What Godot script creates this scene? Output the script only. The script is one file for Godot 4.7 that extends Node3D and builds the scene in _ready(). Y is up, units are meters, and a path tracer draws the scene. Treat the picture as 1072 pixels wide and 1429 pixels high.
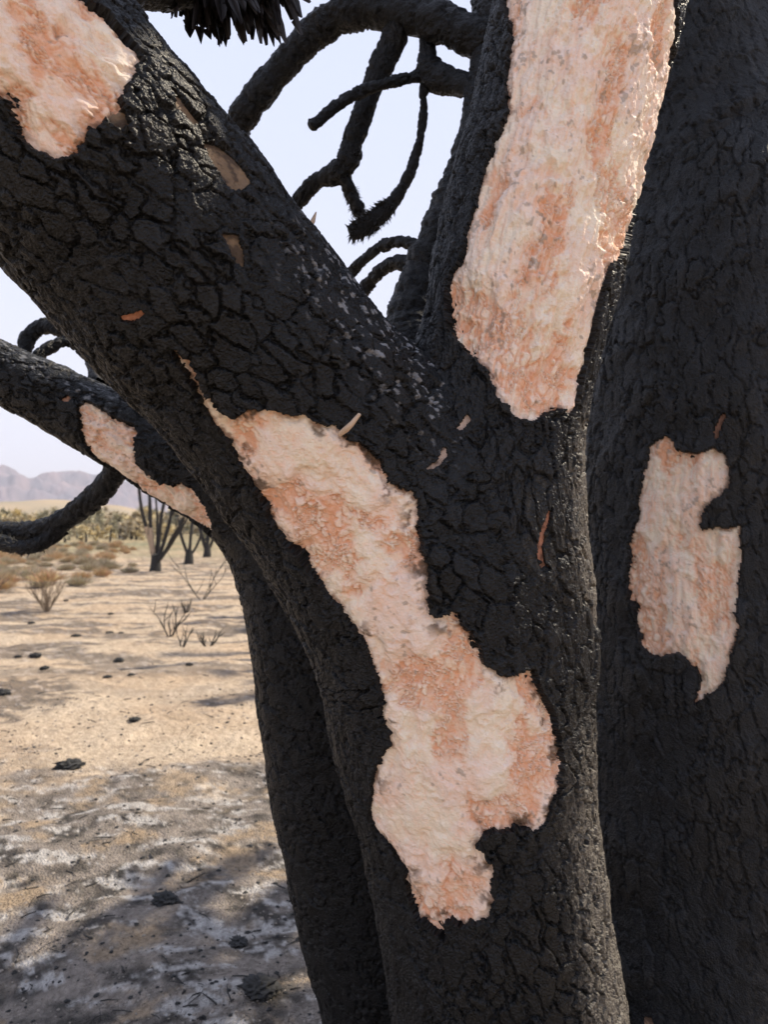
extends Node3D
# A burnt, many-trunked yucca tree on a desert plain: three charred trunks with pale bared wood, ash and sand behind.

# ---------------------------------------------------------------- noises
var n_warp: FastNoiseLite; var n_low: FastNoiseLite; var n_cell: FastNoiseLite; var n_cellv: FastNoiseLite
var n_cell2: FastNoiseLite; var n_cellv2: FastNoiseLite; var n_slab: FastNoiseLite; var n_chip: FastNoiseLite; var n_swirl: FastNoiseLite; var n_chipv: FastNoiseLite; var n_fine: FastNoiseLite; var n_fiber: FastNoiseLite; var n_spot: FastNoiseLite
var n_sheet: FastNoiseLite; var n_crumb: FastNoiseLite; var n_jag: FastNoiseLite; var n_ground: FastNoiseLite
var M := {}
var taken := {}

func noise(kind: int, freq: float, seed_: int, octaves := 1) -> FastNoiseLite:
	var n := FastNoiseLite.new()
	n.noise_type = kind
	n.frequency = freq
	n.seed = seed_
	n.fractal_type = FastNoiseLite.FRACTAL_FBM if octaves > 1 else FastNoiseLite.FRACTAL_NONE
	n.fractal_octaves = octaves
	return n

func cellular(freq: float, seed_: int, ret: int) -> FastNoiseLite:
	var n := noise(FastNoiseLite.TYPE_CELLULAR, freq, seed_)
	n.cellular_distance_function = FastNoiseLite.DISTANCE_EUCLIDEAN
	n.cellular_return_type = ret
	n.cellular_jitter = 1.0
	return n

func lin(r: float, g: float, b: float) -> Color:
	return Color(r, g, b).linear_to_srgb()

# ---------------------------------------------------------------- naming
func numbered(called: String) -> String:
	if not taken.has(called):
		taken[called] = 0
		return called
	taken[called] += 1
	return "%s_%03d" % [called, taken[called]]

func tag(o: Node, label: String, category: String, group := "", kind := "") -> void:
	if label: o.set_meta("label", label)
	if category: o.set_meta("category", category)
	if group: o.set_meta("group", group)
	if kind: o.set_meta("kind", kind)

func base(called: String, at: Vector3, label: String, category: String, group := "", turn := 0.0) -> Node3D:
	var o := Node3D.new()
	o.name = numbered(called)
	add_child(o)
	o.position = at
	o.rotation.y = turn
	tag(o, label, category, group)
	return o

func part(called: String, mesh: Mesh, mat: Material, parent: Node) -> MeshInstance3D:
	var o := MeshInstance3D.new()
	o.name = numbered(called) if parent == self else called
	o.mesh = mesh
	o.material_override = mat
	parent.add_child(o, true)
	return o

# ---------------------------------------------------------------- stems: a swept, tapering body with its own along / around coordinates
func spline(st: Array) -> Dictionary:
	var pts := PackedVector3Array(); var rad := PackedFloat32Array()
	var n := st.size()
	for i in n - 1:
		var a: Array = st[maxi(i - 1, 0)]; var b: Array = st[i]; var c: Array = st[i + 1]; var d: Array = st[mini(i + 2, n - 1)]
		for k in 24:
			var t := k / 24.0
			var v := []
			for q in 4:
				v.append(0.5 * (2.0 * b[q] + (c[q] - a[q]) * t + (2.0 * a[q] - 5.0 * b[q] + 4.0 * c[q] - d[q]) * t * t + (3.0 * b[q] - a[q] - 3.0 * c[q] + d[q]) * t * t * t))
			pts.append(Vector3(v[0], v[1], v[2])); rad.append(v[3])
	var e: Array = st[n - 1]
	pts.append(Vector3(e[0], e[1], e[2])); rad.append(e[3])
	var us := PackedFloat32Array([0.0])
	for i in range(1, pts.size()): us.append(us[i - 1] + pts[i].distance_to(pts[i - 1]))
	# even table
	var step := 0.004
	var m := int(us[us.size() - 1] / step) + 1
	var C := PackedVector3Array(); var R := PackedFloat32Array(); var N := PackedVector3Array(); var B := PackedVector3Array(); var T := PackedVector3Array()
	var at := 0
	for i in m:
		var u := i * step
		while at < us.size() - 2 and us[at + 1] < u: at += 1
		var f := clampf((u - us[at]) / maxf(us[at + 1] - us[at], 1e-6), 0.0, 1.0)
		C.append(pts[at].lerp(pts[at + 1], f)); R.append(lerpf(rad[at], rad[at + 1], f))
	for i in m:
		var t: Vector3 = (C[mini(i + 3, m - 1)] - C[maxi(i - 3, 0)]).normalized()
		var front := Vector3(0, 0, 1)
		var nn := (front - t * t.dot(front))
		nn = nn.normalized() if nn.length() > 0.05 else Vector3(0, 1, 0).cross(t).normalized()
		T.append(t); N.append(nn); B.append(t.cross(nn))
	return {"C": C, "R": R, "T": T, "N": N, "B": B, "step": step, "L": (m - 1) * step, "st": st}

func steps(ranges: Array) -> PackedFloat32Array:
	var out := PackedFloat32Array()
	for r in ranges:
		var k := maxi(1, int(ceil((r[1] - r[0]) / r[2])))
		for i in k: out.append(r[0] + (r[1] - r[0]) * i / k)
	out.append(ranges[-1][1])
	return out

func chain_distance(p: Vector3, chain: Array) -> float:
	var best := 9.0
	for i in chain.size() - 1:
		var a: Array = chain[i]; var b: Array = chain[i + 1]
		var pa := Vector3(a[0], a[1], a[2]); var ab := Vector3(b[0], b[1], b[2]) - pa
		var t := clampf((p - pa).dot(ab) / ab.length_squared(), 0.0, 1.0)
		best = minf(best, p.distance_to(pa + ab * t) - lerpf(a[3], b[3], t))
	return best

# signed distance (metres, positive outside) to an outline given as (along, angle) pairs, on a 3 mm grid
func outline(poly: Array, r: float) -> Dictionary:
	var pts := PackedVector2Array()
	var lo := Vector2(99, 99); var hi := Vector2(-99, -99)
	for p in poly:
		var v := Vector2(p[0], p[1] * r)
		pts.append(v); lo = lo.min(v); hi = hi.max(v)
	lo -= Vector2(0.03, 0.03); hi += Vector2(0.03, 0.03)
	var cell := 0.0045 if poly.size() > 40 else 0.0025
	var w := int((hi.x - lo.x) / cell) + 2; var h := int((hi.y - lo.y) / cell) + 2
	var sd := PackedFloat32Array(); sd.resize(w * h)
	var m := pts.size()
	for j in h:
		for i in w:
			var p := lo + Vector2(i, j) * cell
			var d := 1e9
			var inside := false
			for k in m:
				var a := pts[k]; var b := pts[(k + 1) % m]
				var e := b - a; var q := p - a
				d = minf(d, (q - e * clampf(q.dot(e) / e.length_squared(), 0.0, 1.0)).length_squared())
				if (a.y > p.y) != (b.y > p.y) and p.x < a.x + (p.y - a.y) / (b.y - a.y) * e.x: inside = not inside
			sd[j * w + i] = -sqrt(d) if inside else sqrt(d)
	return {"lo": lo, "hi": hi, "w": w, "h": h, "sd": sd, "cell": cell, "r": r}

func outline_at(o: Dictionary, u: float, th: float) -> float:
	var v: float = th * o.r
	var lo: Vector2 = o.lo; var hi: Vector2 = o.hi
	if u <= lo.x or v <= lo.y or u >= hi.x - 0.004 or v >= hi.y - 0.004: return 0.03
	var fx: float = (u - lo.x) / o.cell; var fy: float = (v - lo.y) / o.cell
	var i := int(fx); var j := int(fy)
	fx -= i; fy -= j
	var sd: PackedFloat32Array = o.sd
	var k: int = j * o.w + i
	var w: int = o.w
	return lerpf(lerpf(sd[k], sd[k + 1], fx), lerpf(sd[k + w], sd[k + w + 1], fx), fy)

var o_h := 0.0
var o_c := Color()
var at_u := 0.0
var at_v := 0.0

# charred bark: cracked plates with fibrous grain. Sets o_h (metres) and o_c.
func bark(q: Vector3, s: Dictionary, grey: float, flake: float) -> void:
	var wx := n_warp.get_noise_3dv(q); var wy := n_warp.get_noise_3d(q.x + 7.3, q.y - 3.1, q.z)
	var amp: float = s.warp
	var p: Vector3 = Vector3(q.x * s.stretch + wx * amp, q.y + wy * amp, q.z - wx * amp) * s.size
	var f := n_cell.get_noise_3dv(p) + 1.0
	var id := n_cellv.get_noise_3dv(p)
	var p2: Vector3 = Vector3(q.x * s.stretch2 + wy * 0.016, q.y + wx * 0.016, q.z + wy * 0.016) * s.size2
	var f2 := n_cell2.get_noise_3dv(p2) + 1.0
	var id2 := n_cellv2.get_noise_3dv(p2)
	var fine := n_fine.get_noise_3dv(q)
	var low := n_low.get_noise_3dv(q)
	var fib := n_fiber.get_noise_3d(q.x * s.fibre_along, (q.y + wx * 0.006) * 230.0, (q.z + wy * 0.006) * 230.0)
	# every plate has a slope of its own
	var slab := n_slab.get_noise_3d(q.x + id * 5.0, q.y + id * 9.0, q.z)
	var slab2 := n_slab.get_noise_3d(q.x * 2.6 + id2 * 7.0, q.y * 2.6, q.z * 2.6 + id2 * 4.0)
	var open := clampf(0.72 + 1.0 * wy + 0.8 * low, 0.10, 1.0)
	var open2 := clampf(0.50 + 1.2 * wx, 0.0, 1.0)
	var plate := clampf((f - 0.012) / (s.crack * (0.5 + 0.6 * open)), 0.0, 1.0)
	var plate2 := clampf(f2 / 0.10, 0.0, 1.0)
	var h: float = s.depth * ((plate - 1.0) * open * 1.15 + 0.36 * slab + 0.16 * id)
	h += s.depth2 * ((plate2 - 1.0) * open2 + 0.22 * slab2 + 0.22 * id2 * plate2)
	h += fine * s.fine + fib * s.fib + low * s.low
	o_h = h
	var tone: float = s.tone * (1.0 + 0.22 * id + 0.26 * id2 + 0.45 * fine + 0.20 * wx + 0.30 * fib)
	tone = maxf(tone, 0.003)
	var c := Color(tone * 0.84, tone * 0.93, tone * 1.12)  # blue bias paints the sky's reflection into the char colour
	if low > 0.2: c = c.lerp(Color(tone * 1.1, tone * 1.02, tone * 0.95), minf((low - 0.2) * 3.0, 0.5))
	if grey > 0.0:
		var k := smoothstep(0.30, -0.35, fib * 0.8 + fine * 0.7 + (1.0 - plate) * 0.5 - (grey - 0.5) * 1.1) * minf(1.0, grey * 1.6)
		c = c.lerp(Color(0.135, 0.122, 0.104) * (1.0 + 0.5 * fine), clampf(k, 0.0, 1.0))  # weathered fibre grey, with grazing sun painted into the colour
	if flake > 0.0:
		var sp := n_spot.get_noise_3d(q.x * 0.6, q.y, q.z)
		var k2 := smoothstep(0.46 - 0.14 * flake, 0.54 - 0.14 * flake, sp + 0.3 * fine) * flake
		c = c.lerp(Color(0.20, 0.205, 0.22), k2)
	o_c = Color(c.r / 0.3, c.g / 0.3, c.b / 0.3)

# bared wood: smooth cream sheets with lobed lips lying over crumbly peach tissue, grey specks. Sets o_h and o_c.
func wood(q: Vector3, s: Dictionary, edge: float) -> void:
	if s.has("plain"):
		var a := n_fine.get_noise_3dv(q); var b := n_warp.get_noise_3dv(q)
		o_h = -0.0055 + a * 0.0010 + b * 0.0015
		var pc: Color = s.plain
		o_c = pc * (1.0 + 0.35 * a)
		o_c = o_c.lerp(Color(0.035, 0.024, 0.018), smoothstep(-0.05, 0.35, b + 0.5 * a) * 0.8)
		o_c.a = 1.0
		return
	var wx := n_warp.get_noise_3dv(q); var wy := n_warp.get_noise_3d(q.x - 4.1, q.y + 9.7, q.z)
	var k: float = s.stretch
	var p: Vector3 = Vector3(q.x * k + wx * 0.014, q.y + wy * 0.014, q.z + wx * 0.014) * s.size
	var t: float = n_swirl.get_noise_3dv(p) * 1.5 + s.bias + 0.10 * wx + 0.06 * n_sheet.get_noise_3dv(p * 2.0)
	for zn: Array in s.get("zones", []):
		var dd: float = (pow(at_u - zn[0], 2.0) + pow((at_v - zn[1]) * zn[4], 2.0)) / (zn[2] * zn[2])
		if dd < 6.0: t -= zn[3] * exp(-dd)
	var sw := n_swirl.get_noise_3d(p.x * 2.4 + 5.0 + wx * 0.02, p.y * 2.4 + wy * 0.02, p.z * 2.4)
	var low0 := n_low.get_noise_3dv(q * 2.7 - Vector3(2, 0, 4))
	var rough: float = smoothstep(0.14, -0.24, t) * s.rough
	var lv := t * 7.0 + 20.0 + 0.8 * sw
	var lf := lv - floorf(lv)
	var lip := (floorf(lv) - 20.0 + smoothstep(0.72, 1.0, lf)) / 7.0
	var brink := smoothstep(0.55, 0.8, lf) * smoothstep(1.0, 0.9, lf)
	var cs := 0.8 + 0.35 * smoothstep(-0.15, 0.15, low0)
	var cp := Vector3(q.x * 0.55 + wy * 0.012, q.y + wx * 0.012, q.z + wy * 0.012) * cs
	var cf := n_chip.get_noise_3dv(cp) + 1.0
	var cv := n_chipv.get_noise_3dv(cp)
	var chip := (0.5 + 0.5 * cv) * smoothstep(0.0, 0.22, cf)
	var d2 := n_crumb.get_noise_3d(q.x * 1.3 + 3.0, q.y * 1.7, q.z * 1.7)
	var crumb := 1.0 - clampf((d2 + 1.0) * 1.25, 0.0, 1.0)
	var fine := n_fine.get_noise_3dv(q)
	var low := n_low.get_noise_3dv(q * 1.7)
	var ridge := n_fiber.get_noise_3d(q.x * s.ridge_along, (q.y + wx * 0.010) * s.ridge_freq, (q.z + wy * 0.010) * s.ridge_freq)
	var grain: float = n_fiber.get_noise_3d(q.x * 5.0, (q.y + wx * 0.004) * 170.0, (q.z + wy * 0.004) * 170.0) * s.grain
	var vein := smoothstep(0.11, 0.0, absf(n_jag.get_noise_3d(q.x * 0.8 + 9.0, q.y + 2.0, q.z))) * clampf(0.35 + 2.2 * n_low.get_noise_3dv(q * 2.3 + Vector3(0, 5, 2)) + s.get("veins", 0.0), 0.0, 1.0)
	var grainy := clampf(0.15 + 1.6 * n_low.get_noise_3dv(q * 3.1 + Vector3(3, 1, 0)), 0.0, 1.0)
	o_h = -0.0108 + clampf(lip, -0.5, 0.5) * 0.0125 + rough * (chip * 0.0048 + crumb * 0.0014 + wx * 0.0016) + (1.0 - rough) * grainy * (crumb * 0.0010 + wx * 0.0010) + ridge * s.ridge * 1.2 + low * 0.004 + sw * 0.0050 + fine * 0.0003 + grain * 0.0013 - vein * 0.0010
	# the wood runs in under the broken bark edge
	o_h = lerpf(minf(o_h, -0.0085), o_h, smoothstep(0.0, 0.012, edge))
	var pk := 0.60 * rough * (1.10 - 0.85 * chip) + 0.14 * clampf(0.4 - 2.0 * sw, 0.0, 1.0) + 0.34 * clampf(ridge * s.streak, 0.0, 1.0) + 0.22 * grainy * crumb + 0.6 * clampf(low, 0.0, 0.3)
	pk += 0.34 * brink * clampf(0.55 + fine + 1.5 * wy, 0.0, 1.0)
	pk = clampf(pk + 0.55 * grain + 0.42 * vein + 0.10 * fine + s.peach, 0.0, 1.0)
	var cream := Color(0.835, 0.74, 0.61).lerp(Color(0.82, 0.695, 0.62), clampf(0.5 + 1.6 * low + 0.8 * wy, 0.0, 1.0))
	var peach := Color(0.82, 0.555, 0.41).lerp(Color(0.74, 0.385, 0.235), clampf(rough * (0.9 - 1.2 * chip) + 0.5 * fine, 0.0, 1.0))
	var c := cream.lerp(peach, pk)
	c = c * (1.0 + 0.07 * fine)
	# grey, weathered specks
	var g: float = n_spot.get_noise_3d(q.x * 0.7 - 3.0, q.y * 0.9, q.z * 0.9) + 0.35 * fine + s.specks + 0.7 * low
	c = c.lerp(Color(0.36, 0.30, 0.25), smoothstep(0.62, 0.74, g) * 0.7)
	var dk: float = s.get("dark", 0.0)
	if dk > 0.0: c = c.lerp(Color(0.055, 0.04, 0.034), smoothstep(0.42, 0.50, g + dk) * 0.95)
	# singed rim, ragged, along the outline
	var rim := smoothstep(0.008, 0.0, edge + 0.006 * wy + 0.005 * fine)
	c = c.lerp(Color(0.20, 0.10, 0.06), rim * clampf(0.35 + 1.8 * wx, 0.0, 0.85))
	var smoke: float = s.get("smoke", 0.0)
	if smoke > 0.0: c = c.lerp(Color(0.10, 0.066, 0.045), smoothstep(0.15, 0.5, wx + fine * 0.5 + 0.6 * low) * smoothstep(0.035, 0.006, edge) * smoke)
	o_c = Color(c.r, c.g, c.b)

func grid_mesh(nu: int, nv: int, pos: PackedVector3Array, col: PackedColorArray, uv: PackedVector2Array, keep: PackedByteArray) -> ArrayMesh:
	var nor := PackedVector3Array(); nor.resize(pos.size())
	for i in nu:
		var a := maxi(i - 1, 0) * nv; var b := mini(i + 1, nu - 1) * nv; var r := i * nv
		for j in nv:
			var c := maxi(j - 1, 0); var d := mini(j + 1, nv - 1)
			nor[r + j] = (pos[r + d] - pos[r + c]).cross(pos[b + j] - pos[a + j]).normalized()
	var map := PackedInt32Array(); map.resize(pos.size()); map.fill(-1)
	var P := PackedVector3Array(); var N := PackedVector3Array(); var C := PackedColorArray(); var U := PackedVector2Array(); var I := PackedInt32Array()
	for i in nu - 1:
		for j in nv - 1:
			var q := i * nv + j
			if keep[q] == 0: continue
			for k: int in [q, q + 1, q + nv, q + nv + 1]:
				if map[k] < 0:
					map[k] = P.size()
					P.append(pos[k]); N.append(nor[k]); C.append(col[k]); U.append(uv[k])
			I.append(map[q]); I.append(map[q + nv]); I.append(map[q + 1])
			I.append(map[q + 1]); I.append(map[q + nv]); I.append(map[q + nv + 1])
	var arr := []
	arr.resize(Mesh.ARRAY_MAX)
	arr[Mesh.ARRAY_VERTEX] = P; arr[Mesh.ARRAY_NORMAL] = N; arr[Mesh.ARRAY_COLOR] = C; arr[Mesh.ARRAY_TEX_UV] = U; arr[Mesh.ARRAY_INDEX] = I
	var m := ArrayMesh.new()
	m.add_surface_from_arrays(Mesh.PRIMITIVE_TRIANGLES, arr)
	return m

# share of a bark zone (grey ones mix weathering with painted sunlight): [weight, angle from, angle to, along from, along to, along end from, along end to]
func zone(z: Array, u: float, th: float) -> float:
	var t := 0.0
	for k in z: t += k[0] * smoothstep(k[1], k[2], th) * smoothstep(k[3], k[4], u) * smoothstep(k[5], k[6], u)
	return t

# o: us, ths, style, patches [[outline, wood style, name, label]], blend (other stems' stations), grey(Callable), cap
func stem(called: String, sp: Dictionary, o: Dictionary, parent: Node, origin: Vector3) -> MeshInstance3D:
	var L: float = sp.L
	var us := steps(o.us); var ths := steps(o.ths)
	var nu := us.size(); var nv := ths.size()
	var s: Dictionary = o.style
	var patches: Array = o.get("patches", [])
	var blends: Array = o.get("blend", [])
	var outs := []
	for pt in patches: outs.append(outline(pt.poly, pt.r))
	var np := patches.size()
	var n := nu * nv
	var pos := PackedVector3Array(); pos.resize(n)
	var col := PackedColorArray(); col.resize(n)
	var uv := PackedVector2Array(); uv.resize(n)
	var sds := PackedFloat32Array(); sds.resize(n)
	var which := PackedByteArray(); which.resize(n)
	var bases := PackedVector3Array(); bases.resize(n)
	var dirs := PackedVector3Array(); dirs.resize(n)
	var qs := PackedVector3Array(); qs.resize(n)
	var C: PackedVector3Array = sp.C; var R: PackedFloat32Array = sp.R; var NN: PackedVector3Array = sp.N; var BB: PackedVector3Array = sp.B
	var cs := PackedFloat32Array(); var sn := PackedFloat32Array()
	for th in ths: cs.append(cos(th)); sn.append(sin(th))
	var cap: float = o.get("cap", 0.0)
	var off: Vector3 = o.get("off", Vector3.ZERO)
	var grey_f: Array = o.get("grey", [])
	var flake_f: Array = o.get("flake", [])
	for i in nu:
		var u := us[i]
		var fi := clampf(u / sp.step, 0.0, C.size() - 1.001)
		var k := int(fi); fi -= k
		var c := C[k].lerp(C[k + 1], fi); var r := lerpf(R[k], R[k + 1], fi)
		var N := NN[k].lerp(NN[k + 1], fi).normalized(); var B := BB[k].lerp(BB[k + 1], fi).normalized()
		var shrink := 1.0
		if cap > 0.0:
			var e := clampf((u - (L - cap)) / cap, 0.0, 1.0)
			shrink = sqrt(maxf(0.0, 1.0 - e * e))
		var knob: float = 1.0 + s.get("knob", 0.0) * n_warp.get_noise_2d(u * 0.9 + off.x * 7.0, off.y)
		var close := []
		for b in blends:
			if chain_distance(c, b) < r + 0.08: close.append(b)
		for j in nv:
			var at := i * nv + j
			var dir := N * cs[j] + B * sn[j]
			var p := c + dir * (r * shrink * knob)
			var q := Vector3(u, r * cs[j], r * sn[j]) + off
			for b in close:
				var bd := chain_distance(p, b)
				if absf(bd) < 0.07:
					var hh := 1.0 - absf(bd) / 0.07
					p += dir * (hh * hh * 0.0175)
			var sd := 0.03
			var w := 0
			for m in np:
				var d := outline_at(outs[m], u, ths[j])
				if d < sd: sd = d; w = m
			if sd < 0.02 and np > 0:
				var jag: float = patches[w].get("jag", 1.0)
				sd += -0.0032 * jag + jag * (n_jag.get_noise_3dv(q) * 0.0055 + n_fine.get_noise_3dv(q * 2.3) * 0.0030)
			sds[at] = sd; which[at] = w
			bases[at] = p - origin; dirs[at] = dir; qs[at] = q
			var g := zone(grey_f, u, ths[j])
			var fl := zone(flake_f, u, ths[j])
			if sd < -0.012:
				o_h = -0.019; o_c = Color(0.1, 0.1, 0.1)
			else:
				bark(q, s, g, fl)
				if np > 0:
					if sd < 0.0: o_h = -0.019
					elif sd < 0.006: o_h = maxf(o_h, -0.0030)
			pos[at] = bases[at] + dir * (o_h * (0.3 + 0.7 * shrink))
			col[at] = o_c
			uv[at] = Vector2(ths[j] * r * 4.0, u * 4.0)
	var keep := PackedByteArray(); keep.resize(n)
	for i in nu - 1:
		for j in nv - 1:
			var q := i * nv + j
			keep[q] = 0 if sds[q] < -0.009 and sds[q + 1] < -0.009 and sds[q + nv] < -0.009 and sds[q + nv + 1] < -0.009 else 1
	var body := part(called, grid_mesh(nu, nv, pos, col, uv, keep), o.get("mat", M.char), parent)
	for m in np:
		# the window of grid cells that holds this outline
		var i0 := nu; var i1 := 0; var j0 := nv; var j1 := 0
		for i in nu:
			for j in nv:
				var at := i * nv + j
				if which[at] == m and sds[at] < 0.006:
					i0 = mini(i0, i); i1 = maxi(i1, i); j0 = mini(j0, j); j1 = maxi(j1, j)
		if i1 < i0: continue
		i0 = maxi(i0 - 2, 0); j0 = maxi(j0 - 2, 0); i1 = mini(i1 + 2, nu - 1); j1 = mini(j1 + 2, nv - 1)
		var wu := i1 - i0 + 1; var wv := j1 - j0 + 1
		var wp := PackedVector3Array(); wp.resize(wu * wv)
		var wc := PackedColorArray(); wc.resize(wu * wv)
		var wt := PackedVector2Array(); wt.resize(wu * wv)
		var wk := PackedByteArray(); wk.resize(wu * wv)
		for i in wu:
			for j in wv:
				var at := (i + i0) * nv + j + j0
				var here := which[at] == m
				at_u = us[i + i0]; at_v = ths[j + j0]
				o_h = -0.0100
				if here and sds[at] < 0.009: wood(qs[at], patches[m].style, maxf(-sds[at], 0.0) if here else 0.0)
				wp[i * wv + j] = bases[at] + dirs[at] * o_h
				wc[i * wv + j] = o_c
				wt[i * wv + j] = uv[at]
				wk[i * wv + j] = 1 if here and sds[at] < 0.005 else 0
		var wm := part(patches[m].called, grid_mesh(wu, wv, wp, wc, wt, wk), M.wood, body)
		if patches[m].has("label"): wm.set_meta("label", patches[m].label)
	return body

# a plain charred branch along given points
func branch(called: String, st: Array, parent: Node, origin: Vector3, fine := 0.005, style := {}) -> MeshInstance3D:
	var sp := spline(st)
	var r: float = st[1][3]
	return stem(called, sp, {"us": [[0.0, sp.L - r, fine], [sp.L - r, sp.L, r / 7.0]], "ths": [[-PI, PI, clampf(fine / r, 0.10, 0.5)]], "style": style if style else S_branch, "cap": r, "off": Vector3(st[0][0] * 3.0, st[0][1] * 2.0, st[0][2])}, parent, origin)

# spiky stubs of burnt leaves round the last share of a branch
func leaf_stubs(st: Array, from: float, count: int, length: float, seed_: int, parent: Node, origin: Vector3) -> void:
	var sp := spline(st)
	var rng := RandomNumberGenerator.new(); rng.seed = seed_
	var tool := SurfaceTool.new(); tool.begin(Mesh.PRIMITIVE_TRIANGLES)
	var n: int = sp.C.size()
	for k in count:
		var i := int((from + (1.0 - from) * rng.randf()) * (n - 1))
		var th := rng.randf() * TAU
		var dir: Vector3 = sp.N[i] * cos(th) + sp.B[i] * sin(th)
		var p: Vector3 = sp.C[i] + dir * (sp.R[i] * 0.85) - origin
		var tip: Vector3 = (dir * 0.8 + sp.T[i] * rng.randf_range(0.1, 0.9)).normalized() * length * rng.randf_range(0.5, 1.3)
		spike(tool, p, p + tip, length * 0.16)
	part("leaf_stubs", tool.commit(), M.char_flat, parent).set_meta("kind", "stuff")

func spike(tool: SurfaceTool, a: Vector3, b: Vector3, w: float) -> void:
	var d := (b - a).normalized()
	var x := d.cross(Vector3(0.3, 0.5, 0.8)).normalized() * w; var y := d.cross(x).normalized() * w
	var ring := [a + x, a - x * 0.5 + y * 0.87, a - x * 0.5 - y * 0.87]
	for k in 3:
		var p: Vector3 = ring[k]; var q: Vector3 = ring[(k + 1) % 3]
		var nn := (q - p).cross(b - p).normalized()
		for v in [p, b, q]:
			tool.set_normal(nn if nn.dot(p - a) > 0.0 else -nn); tool.add_vertex(v)

# simple tube for distant stems and twigs
func tube(tool: SurfaceTool, pts: Array, rad: Array, sides: int, rough := 0.0, color := Color.WHITE) -> void:
	var rings := []
	var n := pts.size()
	for i in n:
		var t: Vector3 = (pts[mini(i + 1, n - 1)] - pts[maxi(i - 1, 0)]).normalized()
		var x := t.cross(Vector3(0.21, 0.13, 0.97)).normalized(); var y := t.cross(x)
		var ring := []
		for k in sides:
			var a := TAU * k / sides
			var dir := x * cos(a) + y * sin(a)
			var p: Vector3 = pts[i]
			ring.append([p + dir * (rad[i] * (1.0 + rough * n_warp.get_noise_3dv(p * 0.6 + dir))), dir])
		rings.append(ring)
	tool.set_color(color)
	for i in n - 1:
		for k in sides:
			var a: Array = rings[i][k]; var b: Array = rings[i][(k + 1) % sides]; var c: Array = rings[i + 1][k]; var d: Array = rings[i + 1][(k + 1) % sides]
			for v in [a, c, b, b, c, d]:
				tool.set_normal(v[1]); tool.add_vertex(v[0])
	var top: Vector3 = pts[n - 1]
	for k in sides:
		var a: Array = rings[n - 1][k]; var b: Array = rings[n - 1][(k + 1) % sides]
		var up: Vector3 = (top - pts[n - 2]).normalized()
		for v in [a[0], top + up * (rad[n - 1] * 0.6), b[0]]:
			tool.set_normal(up); tool.add_vertex(v)

func st_new() -> SurfaceTool:
	var t := SurfaceTool.new(); t.begin(Mesh.PRIMITIVE_TRIANGLES); return t

# an uneven lump (char, clod)
func lump(r: Vector3, seed_: int, rough: float, res := 14) -> ArrayMesh:
	var nn := noise(FastNoiseLite.TYPE_SIMPLEX_SMOOTH, 1.3, seed_, 4)
	var nu := res; var nv := res * 2
	var pos := PackedVector3Array(); var col := PackedColorArray(); var uv := PackedVector2Array(); var keep := PackedByteArray()
	for i in nu:
		var a := PI * i / (nu - 1)
		for j in nv:
			var b := TAU * j / (nv - 1)
			var d := Vector3(sin(a) * cos(b), cos(a), -sin(a) * sin(b))
			var k := 1.0 + rough * nn.get_noise_3dv(d * 1.6) + rough * 0.45 * nn.get_noise_3dv(d * 6.0)
			pos.append(d * r * k)
			var t := 0.8 + 0.5 * nn.get_noise_3dv(d * 5.0)
			col.append(Color(t, t, t)); uv.append(Vector2(b, a)); keep.append(1)
	return grid_mesh(nu, nv, pos, col, uv, keep)

# stations of each stem: x, y, z, radius (metres)
const ST_TRUNK := [[0.2647, -0.06025, -1.360, 0.2682], [0.2414, 0.3536, -1.345, 0.2229], [0.2154, 0.6321, -1.321, 0.2012], [0.1892, 0.7972, -1.309, 0.1985], [0.1628, 0.9778, -1.292, 0.1986], [0.1248, 1.174, -1.274, 0.2176], [0.09216, 1.342, -1.252, 0.2223], [-0.02859, 1.545, -1.210, 0.205], [-0.1848, 1.739, -1.127, 0.1841], [-0.3196, 1.895, -1.045, 0.1828], [-0.4316, 2.021, -0.9734, 0.1752], [-0.5562, 2.182, -0.9314, 0.1663], [-0.6878, 2.387, -0.9388, 0.1592], [-0.8022, 2.656, -0.9653, 0.146]]
const ST_LIMB := [[0.1954, 0.8162, -1.369, 0.06331], [0.195, 0.9909, -1.347, 0.1123], [0.1983, 1.192, -1.299, 0.1302], [0.1938, 1.356, -1.252, 0.1408], [0.1796, 1.509, -1.210, 0.1408], [0.1777, 1.646, -1.203, 0.1369], [0.2013, 1.784, -1.206, 0.1442], [0.2352, 1.936, -1.215, 0.1522], [0.2871, 2.142, -1.232, 0.1512], [0.3445, 2.374, -1.259, 0.1573], [0.4174, 2.641, -1.316, 0.161], [0.492, 3.052, -1.410, 0.1531], [0.5552, 3.592, -1.523, 0.1299]]
const ST_THICK := [[0.9959, -0.267, -2.073, 0.4962], [0.9475, 0.3336, -2.065, 0.4313], [0.9223, 0.973, -2.057, 0.4199], [0.9223, 1.457, -2.051, 0.418], [0.9428, 1.905, -2.056, 0.4106], [0.9824, 2.284, -2.073, 0.3685], [1.054, 2.582, -2.114, 0.2179]]
const ST_THICK1 := [[0.9428, 1.671, -2.059, 0.2303], [0.9283, 2.084, -2.065, 0.3241], [0.884, 2.461, -2.071, 0.2715], [0.8428, 2.964, -2.109, 0.2219], [0.8567, 3.548, -2.190, 0.196], [0.9436, 4.201, -2.293, 0.1733]]
const ST_THICK2 := [[0.987, 1.711, -2.069, 0.2315], [1.042, 2.087, -2.076, 0.3297], [1.132, 2.491, -2.093, 0.2842], [1.244, 2.987, -2.142, 0.2253], [1.370, 3.548, -2.190, 0.196], [1.447, 4.137, -2.239, 0.1692]]
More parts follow.
